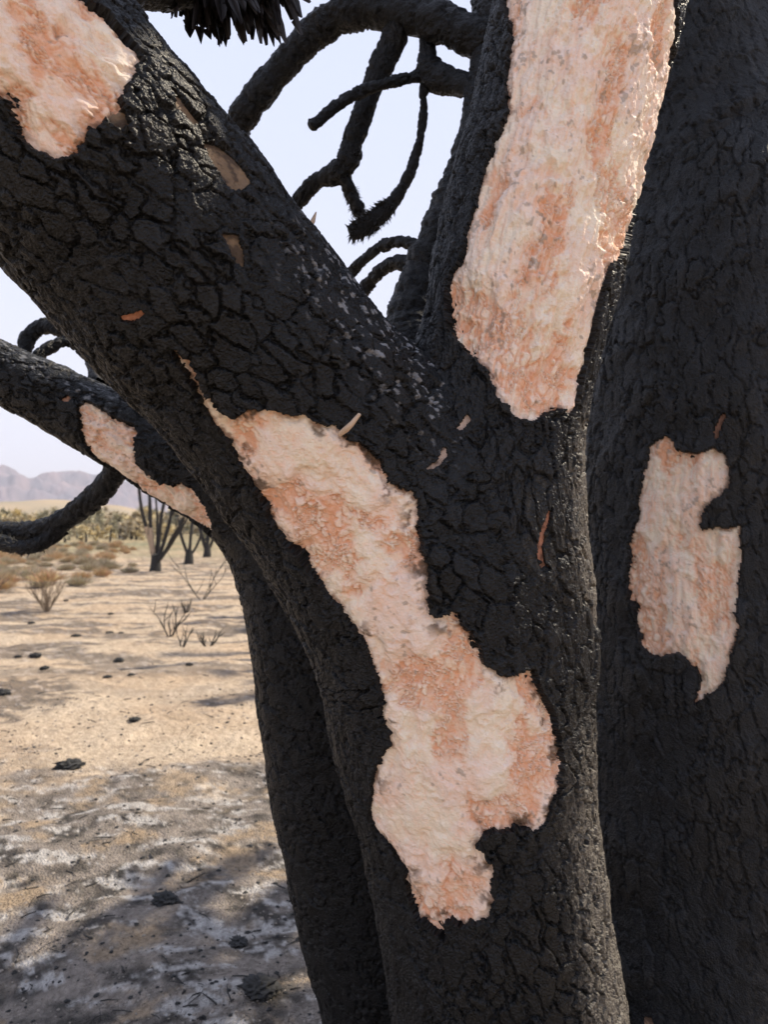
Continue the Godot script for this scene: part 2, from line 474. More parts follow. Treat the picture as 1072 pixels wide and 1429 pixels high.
const ST_LEAN := [[0.1225, -0.1536, -1.821, 0.1977], [0.06598, 0.1601, -1.807, 0.1766], [0.02019, 0.356, -1.795, 0.1657], [-0.01506, 0.4963, -1.783, 0.1631], [-0.0682, 0.7182, -1.770, 0.1606], [-0.1207, 0.9459, -1.757, 0.1548], [-0.148, 1.155, -1.745, 0.149], [-0.1743, 1.291, -1.743, 0.1458], [-0.2204, 1.431, -1.741, 0.1361], [-0.3092, 1.546, -1.740, 0.1199], [-0.4367, 1.626, -1.749, 0.1108], [-0.5722, 1.688, -1.758, 0.09504], [-0.7335, 1.769, -1.777, 0.07954], [-0.9119, 1.857, -1.796, 0.07206], [-1.111, 1.927, -1.815, 0.06778], [-1.399, 1.954, -1.854, 0.06234]]
const BR_REAR := [[0.0859, 1.725, -1.417, 0.0661], [0.06155, 1.861, -1.476, 0.06063], [0.07656, 1.965, -1.494, 0.05027], [0.1178, 2.065, -1.513, 0.04953], [0.1743, 2.215, -1.541, 0.04762], [0.218, 2.393, -1.569, 0.04854], [0.2419, 2.615, -1.606, 0.0543], [0.2207, 2.894, -1.662, 0.04849], [0.2216, 3.233, -1.728, 0.04562]]
const BR_ARC := [[0.2344, 2.498, -1.577, 0.04145], [0.1875, 2.525, -1.587, 0.04171], [0.1294, 2.572, -1.616, 0.04249], [0.03811, 2.630, -1.666, 0.04223], [-0.05853, 2.661, -1.705, 0.04003], [-0.1431, 2.648, -1.745, 0.03769], [-0.2314, 2.592, -1.786, 0.03687], [-0.301, 2.534, -1.817, 0.03748], [-0.3534, 2.484, -1.848, 0.03636], [-0.3915, 2.421, -1.888, 0.03007]]
const BR_LONG := [[0.03811, 2.608, -1.666, 0.02815], [0.01446, 2.565, -1.687, 0.02849], [-0.03089, 2.472, -1.708, 0.02722], [-0.06743, 2.385, -1.729, 0.02592], [-0.09648, 2.320, -1.750, 0.02786], [-0.1633, 2.305, -1.790, 0.02011], [-0.2157, 2.265, -1.830, 0.01884], [-0.2505, 2.234, -1.871, 0.0175]]
const BR_SHORT := [[-0.1031, 2.320, -1.750, 0.01966], [-0.08365, 2.280, -1.760, 0.01483], [-0.06393, 2.237, -1.771, 0.01491], [-0.05245, 2.216, -1.781, 0.01333]]
const BR_HUB := [[0.09414, 2.579, -1.646, 0.02009], [0.09571, 2.532, -1.647, 0.02164], [0.1004, 2.493, -1.647, 0.03091], [0.1185, 2.467, -1.638, 0.03072], [0.1659, 2.428, -1.598, 0.02548], [0.215, 2.402, -1.569, 0.02354]]
const BR_KNOB := [[0.1083, 2.481, -1.648, 0.02009], [0.06119, 2.473, -1.648, 0.01391], [-0.0251, 2.451, -1.648, 0.01391], [-0.08786, 2.422, -1.648, 0.01468], [-0.1428, 2.379, -1.649, 0.01468], [-0.1663, 2.360, -1.649, 0.017]]
const BR_HANG := [[0.1004, 2.485, -1.648, 0.01391], [0.08681, 2.444, -1.658, 0.01088], [0.08575, 2.386, -1.669, 0.01173], [0.06749, 2.308, -1.690, 0.01266], [0.03414, 2.245, -1.711, 0.01601], [-0.009811, 2.200, -1.721, 0.02094], [-0.05098, 2.174, -1.732, 0.02268], [-0.0827, 2.165, -1.742, 0.01629]]
const BR_LOW1 := [[0.07962, 2.065, -1.553, 0.01307], [0.03629, 2.090, -1.593, 0.01341], [-0.009357, 2.097, -1.643, 0.01229], [-0.05784, 2.075, -1.693, 0.01266], [-0.09594, 2.051, -1.743, 0.01303]]
const BR_LOW2 := [[0.06488, 2.025, -1.553, 0.01743], [0.02117, 2.047, -1.593, 0.01639], [-0.01716, 2.035, -1.643, 0.01536], [-0.04981, 2.011, -1.694, 0.01583]]
const BR_LOOP1 := [[-0.6737, 1.820, -1.796, 0.02346], [-0.7291, 1.909, -1.895, 0.02476], [-0.7944, 1.979, -1.944, 0.02542], [-0.8491, 2.006, -1.964, 0.02384], [-0.8946, 2.009, -1.974, 0.02212], [-0.9282, 1.983, -1.974, 0.02028], [-0.9374, 1.922, -1.955, 0.01825]]
const BR_LOOP2 := [[-0.725, 1.905, -1.875, 0.01925], [-0.774, 1.949, -1.894, 0.01769], [-0.8045, 1.951, -1.894, 0.01592], [-0.8369, 1.928, -1.875, 0.01575], [-0.8632, 1.897, -1.855, 0.01558]]
const BR_DROOP := [[-0.5887, 1.692, -1.798, 0.02849], [-0.6468, 1.656, -1.878, 0.02975], [-0.7262, 1.583, -1.949, 0.03086], [-0.8204, 1.519, -2.000, 0.02979], [-0.905, 1.479, -2.020, 0.03009], [-0.9804, 1.475, -2.050, 0.02672], [-1.073, 1.478, -2.080, 0.02711], [-1.183, 1.486, -2.100, 0.02542]]
const BR_STUB := [[-0.8611, 1.487, -2.020, 0.02633], [-0.9036, 1.445, -2.001, 0.02234], [-0.9565, 1.432, -2.001, 0.02048], [-1.023, 1.445, -2.021, 0.02257], [-1.126, 1.457, -2.051, 0.01909]]
const BR_SKIRT := [[-0.4107, 2.221, -1.011, 0.05698], [-0.3567, 2.269, -1.050, 0.04934], [-0.3078, 2.301, -1.090, 0.04916], [-0.2348, 2.373, -1.139, 0.04283], [-0.1543, 2.484, -1.188, 0.0391], [-0.1008, 2.623, -1.226, 0.03463]]
const SPL_A := [Vector3(-0.0577, 1.6136, -0.9836), Vector3(-0.0473, 1.6182, -0.9606), Vector3(-0.0406, 1.6227, -0.9535), Vector3(-0.0306, 1.6350, -0.9504)]
const SPL_B := [Vector3(-0.1111, 1.9379, -1.1245), Vector3(-0.1068, 1.9485, -1.1244), Vector3(-0.1015, 1.9614, -1.1242)]
const BR_CROWN := [[[0.8971, 2.884, -2.200, 0.07], [0.9812, 3.059, -2.536, 0.06592], [1.055, 3.213, -2.874, 0.06183], [1.119, 3.348, -3.214, 0.05775], [1.173, 3.462, -3.557, 0.05367], [1.216, 3.557, -3.901, 0.04958], [1.249, 3.631, -4.248, 0.0455]], [[1.119, 3.348, -3.214, 0.045], [1.083, 3.485, -3.284, 0.04054], [1.047, 3.533, -3.354, 0.03609], [1.010, 3.478, -3.426, 0.0315]], [[1.119, 3.348, -3.214, 0.045], [1.148, 3.544, -3.128, 0.04054], [1.176, 3.649, -3.042, 0.03609], [1.206, 3.655, -2.953, 0.0315]], [[1.006, 3.378, -2.200, 0.07], [0.9709, 3.415, -2.372, 0.06592], [0.9333, 3.423, -2.552, 0.06183], [0.8936, 3.402, -2.739, 0.05775], [0.8518, 3.353, -2.933, 0.05367], [0.8077, 3.275, -3.135, 0.04958], [0.7616, 3.168, -3.345, 0.0455]], [[0.8518, 3.353, -2.933, 0.045], [0.8423, 3.558, -3.122, 0.04054], [0.8328, 3.673, -3.311, 0.03609], [0.8231, 3.688, -3.506, 0.0315]], [[0.8518, 3.353, -2.933, 0.045], [0.9201, 3.453, -3.104, 0.04054], [0.9884, 3.462, -3.275, 0.03609], [1.059, 3.369, -3.451, 0.0315]], [[1.213, 3.718, -2.200, 0.07], [1.339, 3.774, -2.460, 0.06592], [1.443, 3.808, -2.725, 0.06183], [1.526, 3.818, -2.996, 0.05775], [1.589, 3.804, -3.272, 0.05367], [1.630, 3.768, -3.554, 0.04958], [1.651, 3.708, -3.841, 0.0455]], [[1.630, 3.768, -3.554, 0.045], [1.691, 3.986, -3.624, 0.04054], [1.751, 4.113, -3.695, 0.03609], [1.813, 4.141, -3.768, 0.0315]], [[1.589, 3.804, -3.272, 0.045], [1.674, 4.038, -3.440, 0.04054], [1.760, 4.180, -3.607, 0.03609], [1.848, 4.224, -3.780, 0.0315]], [[1.317, 3.073, -2.200, 0.07], [1.463, 3.116, -2.546, 0.06592], [1.582, 3.132, -2.889, 0.06183], [1.673, 3.122, -3.228, 0.05775], [1.736, 3.086, -3.564, 0.05367], [1.771, 3.023, -3.896, 0.04958], [1.779, 2.934, -4.224, 0.0455]], [[1.736, 3.086, -3.564, 0.045], [1.773, 3.139, -3.708, 0.04054], [1.810, 3.102, -3.852, 0.03609], [1.849, 2.960, -4.001, 0.0315]], [[1.736, 3.086, -3.564, 0.045], [1.817, 3.286, -3.593, 0.04054], [1.899, 3.395, -3.623, 0.03609], [1.983, 3.405, -3.653, 0.0315]], [[1.357, 2.847, -2.200, 0.07], [1.546, 3.030, -2.452, 0.06592], [1.720, 3.148, -2.708, 0.06183], [1.878, 3.201, -2.968, 0.05775], [2.021, 3.189, -3.232, 0.05367], [2.147, 3.112, -3.499, 0.04958], [2.257, 2.970, -3.771, 0.0455]], [[2.021, 3.189, -3.232, 0.045], [1.873, 3.288, -3.404, 0.04054], [1.726, 3.296, -3.577, 0.03609], [1.575, 3.202, -3.755, 0.0315]], [[2.147, 3.112, -3.499, 0.045], [2.046, 3.170, -3.442, 0.04054], [1.945, 3.137, -3.385, 0.03609], [1.840, 3.000, -3.327, 0.0315]], [[0.9197, 2.956, -2.200, 0.07], [1.268, 3.243, -2.497, 0.06592], [1.618, 3.489, -2.795, 0.06183], [1.970, 3.694, -3.094, 0.05775], [2.323, 3.857, -3.394, 0.05367], [2.678, 3.979, -3.696, 0.04958], [3.035, 4.059, -3.999, 0.0455]], [[2.678, 3.979, -3.696, 0.045], [2.738, 4.077, -3.719, 0.04054], [2.797, 4.085, -3.742, 0.03609], [2.858, 3.990, -3.765, 0.0315]], [[1.970, 3.694, -3.094, 0.045], [2.026, 3.872, -3.136, 0.04054], [2.082, 3.959, -3.179, 0.03609], [2.140, 3.946, -3.223, 0.0315]], [[1.155, 2.838, -2.200, 0.07], [1.252, 2.931, -2.533, 0.06592], [1.325, 2.991, -2.843, 0.06183], [1.375, 3.018, -3.133, 0.05775], [1.402, 3.012, -3.401, 0.05367], [1.405, 2.973, -3.647, 0.04958], [1.385, 2.901, -3.872, 0.0455]], [[1.402, 3.012, -3.401, 0.045], [1.305, 3.209, -3.483, 0.04054], [1.207, 3.315, -3.566, 0.03609], [1.107, 3.322, -3.651, 0.0315]], [[1.402, 3.012, -3.401, 0.045], [1.362, 3.253, -3.482, 0.04054], [1.323, 3.404, -3.563, 0.03609], [1.282, 3.456, -3.647, 0.0315]], [[1.042, 3.018, -2.200, 0.07], [1.146, 3.121, -2.363, 0.06592], [1.237, 3.171, -2.535, 0.06183], [1.314, 3.169, -2.716, 0.05775], [1.377, 3.115, -2.907, 0.05367], [1.426, 3.008, -3.107, 0.04958], [1.461, 2.849, -3.316, 0.0455]], [[1.314, 3.169, -2.716, 0.045], [1.395, 3.385, -2.670, 0.04054], [1.475, 3.511, -2.625, 0.03609], [1.558, 3.537, -2.578, 0.0315]], [[1.426, 3.008, -3.107, 0.045], [1.345, 3.137, -3.203, 0.04054], [1.263, 3.175, -3.299, 0.03609], [1.180, 3.111, -3.398, 0.0315]], [[0.994, 3.286, -2.200, 0.07], [1.203, 3.435, -2.618, 0.06592], [1.404, 3.552, -3.037, 0.06183], [1.596, 3.635, -3.458, 0.05775], [1.780, 3.686, -3.879, 0.05367], [1.955, 3.704, -4.303, 0.04958], [2.121, 3.690, -4.727, 0.0455]], [[1.955, 3.704, -4.303, 0.045], [1.845, 3.841, -4.381, 0.04054], [1.736, 3.887, -4.458, 0.03609], [1.623, 3.831, -4.539, 0.0315]], [[1.596, 3.635, -3.458, 0.045], [1.651, 3.725, -3.597, 0.04054], [1.705, 3.723, -3.736, 0.03609], [1.761, 3.619, -3.880, 0.0315]], [[1.363, 2.893, -2.200, 0.07], [1.388, 3.093, -2.609, 0.06592], [1.400, 3.230, -3.001, 0.06183], [1.399, 3.304, -3.374, 0.05775], [1.386, 3.315, -3.729, 0.05367], [1.361, 3.263, -4.067, 0.04958], [1.322, 3.148, -4.386, 0.0455]], [[1.361, 3.263, -4.067, 0.045], [1.416, 3.498, -3.968, 0.04054], [1.471, 3.642, -3.869, 0.03609], [1.529, 3.688, -3.767, 0.0315]], [[1.386, 3.315, -3.729, 0.045], [1.269, 3.459, -3.666, 0.04054], [1.151, 3.511, -3.602, 0.03609], [1.030, 3.462, -3.536, 0.0315]], [[0.8792, 3.306, -2.200, 0.07], [1.188, 3.446, -2.554, 0.06592], [1.508, 3.572, -2.899, 0.06183], [1.839, 3.683, -3.235, 0.05775], [2.180, 3.780, -3.564, 0.05367], [2.532, 3.861, -3.884, 0.04958], [2.895, 3.929, -4.196, 0.0455]], [[2.532, 3.861, -3.884, 0.045], [2.445, 4.039, -3.962, 0.04054], [2.359, 4.127, -4.039, 0.03609], [2.269, 4.114, -4.119, 0.0315]], [[2.532, 3.861, -3.884, 0.045], [2.455, 4.049, -3.990, 0.04054], [2.377, 4.145, -4.097, 0.03609], [2.297, 4.142, -4.207, 0.0315]], [[1.055, 3.518, -2.200, 0.07], [1.266, 3.740, -2.631, 0.06592], [1.470, 3.902, -3.058, 0.06183], [1.665, 4.005, -3.482, 0.05775], [1.851, 4.047, -3.903, 0.05367], [2.028, 4.031, -4.320, 0.04958], [2.197, 3.954, -4.733, 0.0455]], [[1.665, 4.005, -3.482, 0.045], [1.500, 4.096, -3.452, 0.04054], [1.335, 4.096, -3.421, 0.03609], [1.166, 3.994, -3.390, 0.0315]], [[2.028, 4.031, -4.320, 0.045], [2.090, 4.180, -4.321, 0.04054], [2.151, 4.239, -4.321, 0.03609], [2.214, 4.196, -4.322, 0.0315]], [[1.332, 3.420, -2.200, 0.07], [1.523, 3.563, -2.555, 0.06592], [1.696, 3.661, -2.915, 0.06183], [1.850, 3.714, -3.278, 0.05775], [1.985, 3.721, -3.645, 0.05367], [2.102, 3.683, -4.016, 0.04958], [2.200, 3.600, -4.391, 0.0455]], [[1.985, 3.721, -3.645, 0.045], [1.829, 3.864, -3.588, 0.04054], [1.673, 3.917, -3.532, 0.03609], [1.512, 3.868, -3.473, 0.0315]], [[1.985, 3.721, -3.645, 0.045], [2.031, 3.892, -3.727, 0.04054], [2.077, 3.973, -3.809, 0.03609], [2.125, 3.953, -3.893, 0.0315]], [[1.046, 3.463, -2.200, 0.07], [1.343, 3.610, -2.423, 0.06592], [1.645, 3.741, -2.654, 0.06183], [1.952, 3.853, -2.892, 0.05775], [2.264, 3.949, -3.138, 0.05367], [2.581, 4.026, -3.391, 0.04958], [2.903, 4.086, -3.652, 0.0455]], [[1.952, 3.853, -2.892, 0.045], [1.876, 3.956, -2.894, 0.04054], [1.800, 3.967, -2.896, 0.03609], [1.722, 3.876, -2.898, 0.0315]], [[2.264, 3.949, -3.138, 0.045], [2.152, 4.078, -3.140, 0.04054], [2.040, 4.118, -3.142, 0.03609], [1.925, 4.055, -3.144, 0.0315]], [[1.246, 2.615, -2.200, 0.07], [1.319, 2.896, -2.537, 0.06592], [1.390, 3.116, -2.858, 0.06183], [1.460, 3.276, -3.164, 0.05775], [1.528, 3.376, -3.455, 0.05367], [1.595, 3.416, -3.731, 0.04958], [1.661, 3.395, -3.992, 0.0455]], [[1.595, 3.416, -3.731, 0.045], [1.486, 3.580, -3.662, 0.04054], [1.376, 3.653, -3.592, 0.03609], [1.264, 3.625, -3.520, 0.0315]], [[1.528, 3.376, -3.455, 0.045], [1.655, 3.413, -3.468, 0.04054], [1.781, 3.359, -3.480, 0.03609], [1.911, 3.201, -3.493, 0.0315]], [[1.341, 2.840, -2.200, 0.07], [1.576, 3.128, -2.574, 0.06592], [1.794, 3.367, -2.938, 0.06183], [1.995, 3.558, -3.292, 0.05775], [2.178, 3.701, -3.635, 0.05367], [2.345, 3.795, -3.968, 0.04958], [2.493, 3.841, -4.290, 0.0455]], [[2.345, 3.795, -3.968, 0.045], [2.370, 3.980, -4.014, 0.04054], [2.396, 4.075, -4.060, 0.03609], [2.422, 4.070, -4.107, 0.0315]], [[2.178, 3.701, -3.635, 0.045], [2.124, 3.817, -3.559, 0.04054], [2.070, 3.842, -3.483, 0.03609], [2.015, 3.765, -3.405, 0.0315]]]
# outlines of the bared patches on their stems: metres along the stem, angle round it
const PO_BIG := [[2.020, -0.4363], [2.010, -0.4363], [1.998, -0.432], [1.980, -0.4363], [1.968, -0.48], [1.950, -0.4931], [1.930, -0.5105], [1.916, -0.5149], [1.914, -0.4756], [1.900, -0.4581], [1.900, -0.3883], [1.900, -0.3011], [1.890, -0.24], [1.874, -0.1658], [1.862, -0.1004], [1.848, -0.03491], [1.836, -0.01309], [1.826, 0.004363], [1.812, 0.1004], [1.804, 0.06545], [1.786, 0.09599], [1.770, 0.1527], [1.750, 0.1833], [1.728, 0.1876], [1.716, 0.1527], [1.698, 0.144], [1.682, 0.192], [1.670, 0.2443], [1.656, 0.2487], [1.634, 0.1876], [1.610, 0.1353], [1.586, 0.08727], [1.558, 0.048], [1.534, 0], [1.514, -0.06545], [1.496, -0.09163], [1.484, -0.03927], [1.478, 0], [1.478, 0.06545], [1.460, 0.07418], [1.442, 0.1091], [1.428, 0.1309], [1.402, 0.1091], [1.386, 0.1745], [1.372, 0.2531], [1.370, 0.3316], [1.370, 0.3883], [1.368, 0.4669], [1.350, 0.4974], [1.328, 0.5367], [1.316, 0.5803], [1.290, 0.6065], [1.258, 0.6414], [1.218, 0.6501], [1.190, 0.6283], [1.174, 0.5803], [1.156, 0.5061], [1.138, 0.4363], [1.128, 0.3447], [1.140, 0.3098], [1.144, 0.2094], [1.142, 0.144], [1.152, 0.06545], [1.148, -0.01309], [1.144, -0.06109], [1.128, -0.1178], [1.116, -0.06109], [1.102, -0.06545], [1.090, -0.01745], [1.072, -0.06109], [1.040, -0.06109], [1.022, -0.1004], [1.014, -0.192], [1.006, -0.2749], [1.010, -0.3796], [1.010, -0.4494], [1.002, -0.4756], [0.98, -0.4712], [0.99, -0.5323], [1.002, -0.6327], [1.016, -0.7199], [1.046, -0.7287], [1.072, -0.7199], [1.084, -0.672], [1.110, -0.7549], [1.136, -0.8508], [1.140, -0.9599], [1.176, -0.9119], [1.244, -0.7461], [1.268, -0.6196], [1.286, -0.5454], [1.304, -0.5149], [1.322, -0.5498], [1.334, -0.5803], [1.378, -0.5411], [1.432, -0.5629], [1.460, -0.5716], [1.486, -0.5411], [1.508, -0.5498], [1.542, -0.5803], [1.572, -0.6021], [1.592, -0.6327], [1.632, -0.6501], [1.658, -0.6676], [1.712, -0.7069], [1.742, -0.7374], [1.774, -0.6938], [1.806, -0.6545], [1.842, -0.6283], [1.866, -0.6021], [1.894, -0.5803], [1.910, -0.5803], [1.922, -0.5716], [1.944, -0.528], [1.966, -0.5061], [1.986, -0.4669], [2.002, -0.4625]]
const PO_TOP := [[2.348, 0.7723], [2.338, 0.8378], [2.322, 0.8334], [2.308, 0.8334], [2.286, 0.7723], [2.280, 0.624], [2.276, 0.5236], [2.272, 0.4494], [2.262, 0.3927], [2.260, 0.3272], [2.260, 0.2618], [2.264, 0.1309], [2.264, 0.05236], [2.258, -0.03491], [2.262, -0.09599], [2.266, -0.1484], [2.278, -0.2007], [2.288, -0.2051], [2.298, -0.2094], [2.306, -0.1745], [2.312, -0.1614], [2.312, -0.1222], [2.320, -0.1265], [2.330, -0.1702], [2.362, -0.2225], [2.406, -0.2269], [2.446, -0.01309], [2.454, 0.3272], [2.414, 0.7243]]
const PO_TAN1 := [[2.246, 0.7985], [2.236, 0.829], [2.220, 0.8116], [2.202, 0.8247], [2.206, 0.733], [2.224, 0.7199]]
const PO_TAN2 := [[2.182, 0.7069], [2.156, 0.8378], [2.130, 0.8683], [2.114, 0.8552], [2.114, 0.7112], [2.120, 0.6327], [2.132, 0.6458], [2.160, 0.6545]]
const PO_TAN3 := [[2.084, 0.3491], [2.076, 0.4232], [2.058, 0.3883], [2.046, 0.3229], [2.062, 0.3142]]
const PO_TAN4 := [[2.260, 0.2531], [2.256, 0.3578], [2.246, 0.3316], [2.246, 0.2618]]
const PO_SLIT := [[2.084, -0.4625], [2.082, -0.4102], [2.078, -0.4145], [2.080, -0.5105], [2.090, -0.589], [2.092, -0.5629]]
const PO_UP := [[1.608, -1.396], [1.494, -1.086], [1.454, -0.9338], [1.416, -0.8334], [1.384, -0.8203], [1.338, -0.7592], [1.294, -0.6632], [1.264, -0.6545], [1.246, -0.7199], [1.222, -0.7461], [1.192, -0.7549], [1.154, -0.7592], [1.118, -0.7898], [1.090, -0.8029], [1.060, -0.8116], [1.044, -0.9381], [1.008, -0.9425], [0.978, -0.8945], [0.94, -0.6065], [0.924, -0.4451], [0.914, -0.2923], [0.894, -0.1658], [0.876, -0.1309], [0.87, -0.004363], [0.854, 0.1091], [0.854, 0.2356], [0.864, 0.3752], [0.878, 0.5192], [0.88, 0.6501], [0.874, 0.781], [0.888, 0.8552], [0.934, 0.8508], [0.998, 0.8334], [1.062, 0.8116], [1.114, 0.8727], [1.136, 1.084], [1.198, 1.360], [1.286, 1.538], [1.400, 1.617], [1.484, 1.517], [1.516, 1.199], [1.542, 0.9468], [1.568, 0.829], [1.580, 0.5018]]
const PO_Q1 := [[0.734, 0.4451], [0.722, 0.4058], [0.708, 0.3403], [0.692, 0.2793], [0.674, 0.2836], [0.668, 0.3316], [0.666, 0.2705], [0.68, 0.2138], [0.7, 0.2574], [0.718, 0.3316], [0.73, 0.4014]]
const PO_Q2 := [[0.632, 0.2967], [0.618, 0.2793], [0.6, 0.2138], [0.594, 0.1745], [0.612, 0.2051], [0.63, 0.2574]]
const PO_Q3 := [[0.852, -0.432], [0.846, -0.4102], [0.832, -0.4756], [0.82, -0.5323], [0.822, -0.5498], [0.838, -0.4931]]
const PO_Q4 := [[1.684, 0.6632], [1.676, 0.6501], [1.672, 0.5803], [1.674, 0.5018], [1.680, 0.4494], [1.678, 0.5541]]
const PO_THICK := [[1.950, -0.7418], [1.934, -0.7069], [1.918, -0.6938], [1.914, -0.6458], [1.908, -0.5978], [1.912, -0.5454], [1.920, -0.4843], [1.908, -0.4407], [1.884, -0.4232], [1.846, -0.4102], [1.834, -0.4407], [1.824, -0.4494], [1.820, -0.48], [1.794, -0.5367], [1.772, -0.5498], [1.742, -0.5716], [1.742, -0.5236], [1.750, -0.4581], [1.746, -0.4189], [1.754, -0.3752], [1.752, -0.3534], [1.694, -0.3491], [1.634, -0.3622], [1.574, -0.3709], [1.566, -0.384], [1.546, -0.3578], [1.508, -0.3796], [1.460, -0.4102], [1.426, -0.432], [1.406, -0.4581], [1.392, -0.5192], [1.372, -0.5585], [1.404, -0.5323], [1.432, -0.528], [1.458, -0.5803], [1.476, -0.6283], [1.480, -0.6589], [1.476, -0.7069], [1.464, -0.7505], [1.470, -0.8203], [1.492, -0.8596], [1.536, -0.8814], [1.570, -0.9076], [1.594, -0.9468], [1.644, -0.9512], [1.682, -0.9381], [1.708, -0.9512], [1.734, -0.9294], [1.764, -0.8901], [1.808, -0.8858], [1.872, -0.8552], [1.930, -0.829], [1.942, -0.7767]]
const PO_THICK2 := [[1.998, -0.4407], [1.990, -0.432], [1.972, -0.4581], [1.942, -0.4712], [1.942, -0.4843], [1.968, -0.48]]
const PO_THICK3 := [[0.624, -0.8901], [0.63, -0.8508], [0.6, -0.8378], [0.588, -0.8988]]
const PO_LEAN := [[2.194, 0.1658], [2.186, 0.3491], [2.156, 0.336], [2.106, 0.2662], [2.086, 0.2836], [2.060, 0.3185], [2.048, 0.1876], [2.046, -0.048], [2.032, -0.3185], [2.016, -0.5672], [1.984, -0.6589], [1.954, -0.6938], [1.920, -0.6109], [1.898, -0.4102], [1.866, -0.4363], [1.826, -0.6283], [1.790, -0.8683], [1.780, -1.374], [1.834, -1.380], [1.954, -1.567], [2.072, -1.484], [2.116, -1.151], [2.154, -0.7723], [2.174, -0.2662]]
const PO_LEAN2 := [[2.240, 0.1178], [2.232, 0.2793], [2.222, 0.2443], [2.222, 0.1527], [2.234, 0.0829]]
const ZN_BIG := [[1.640, -0.2269, 0.062, 0.4, 0.2], [1.388, -0.2313, 0.045, 0.45, 0.2], [1.060, -0.384, 0.058, 0.95, 0.2], [1.292, 0.4232, 0.04, 0.35, 0.2], [1.198, 0.5323, 0.028, 0.35, 0.2], [1.740, 0.1178, 0.034, 0.35, 0.2], [1.786, -0.5367, 0.026, 0.25, 0.2], [1.124, -0.4363, 0.03, 0.6, 0.2], [1.236, -0.2225, 0.07, -0.3, 0.2], [1.822, -0.1047, 0.055, -0.3, 0.2], [1.640, 0.1091, 0.034, -0.25, 0.2], [1.468, -0.1789, 0.04, -0.25, 0.2], [1.262, 0.1265, 0.04, -0.2, 0.2]]
const ZN_UP := [[1.412, -0.7374, 0.045, 0.35, 0.15], [0.898, 0.4102, 0.04, 0.42, 0.15], [0.994, -0.6021, 0.028, 0.25, 0.15], [1.272, 0.2225, 0.034, 0.3, 0.15], [1.322, 0.5803, 0.024, 0.3, 0.15], [1.178, -0.2923, 0.07, -0.2, 0.15], [1.006, 0.144, 0.06, -0.25, 0.15], [1.096, -0.7156, 0.03, 0.2, 0.15], [1.038, 0.5978, 0.03, 0.2, 0.15]]

var S_branch := {"knob": 0.13, "size": 1.9, "stretch": 0.6, "warp": 0.02, "crack": 0.3, "depth": 0.0045, "size2": 1.3, "stretch2": 0.6, "depth2": 0.0016, "fine": 0.0018, "fib": 0.0006, "fibre_along": 40.0, "low": 0.005, "tone": 0.0120}

func _ready() -> void:
	# ------------------------------------------------------------ camera, sky, sun
	var cam := Camera3D.new()
	cam.name = "camera"
	add_child(cam)
	cam.position = Vector3(0, 1.5, 0)
	cam.rotation.x = atan(13.5 / 1058.0)
	var lens := CameraAttributesPhysical.new()
	lens.frustum_focal_length = 12.0 * 1058.0 / 714.5
	lens.frustum_focus_distance = 1.12
	lens.exposure_aperture = 4.6
	lens.frustum_near = 0.05
	lens.frustum_far = 20000.0
	cam.attributes = lens
	cam.fov = rad_to_deg(2.0 * atan(714.5 / 1058.0))
	cam.near = 0.05
	cam.far = 20000.0
	cam.current = true
	var env := Environment.new()
	env.background_mode = Environment.BG_SKY
	var sky := Sky.new()
	var sm := ProceduralSkyMaterial.new()
	sm.sky_top_color = lin(0.545, 0.605, 0.79)
	sm.sky_horizon_color = lin(0.745, 0.75, 0.83)
	sm.sky_curve = 0.22
	sm.ground_bottom_color = lin(0.40, 0.33, 0.25)
	sm.ground_horizon_color = lin(0.80, 0.78, 0.80)
	sm.sun_angle_max = 1.0
	sky.sky_material = sm
	env.sky = sky
	env.tonemap_mode = Environment.TONE_MAPPER_LINEAR
	env.tonemap_exposure = 1.38
	env.sdfgi_enabled = true
	env.ssao_enabled = true
	env.ssil_enabled = true
	env.fog_enabled = true
	env.fog_density = 0.00021
	env.fog_light_color = lin(0.86, 0.86, 0.95)
	var we := WorldEnvironment.new()
	we.name = "environment"
	we.environment = env
	add_child(we)
	var sun := DirectionalLight3D.new()
	sun.name = "sun"
	add_child(sun)
	sun.light_energy = 1.55
	sun.light_color = Color(1.0, 0.94, 0.84)
	sun.light_angular_distance = 1.0
	sun.shadow_enabled = true
	var to_sun := Vector3(cos(deg_to_rad(52.0)) * cos(deg_to_rad(24.0)), sin(deg_to_rad(52.0)), -cos(deg_to_rad(52.0)) * sin(deg_to_rad(24.0)))
	sun.look_at_from_position(to_sun * 10.0, Vector3.ZERO, Vector3.UP)
	noises()
	materials()
	setting()
	print("setting ", Time.get_ticks_msec())
	front_tree()
	print("front ", Time.get_ticks_msec())
	thick_tree()
	print("thick ", Time.get_ticks_msec())
	leaning_tree()
	print("leaning ", Time.get_ticks_msec())
	background()
	print("background ", Time.get_ticks_msec())

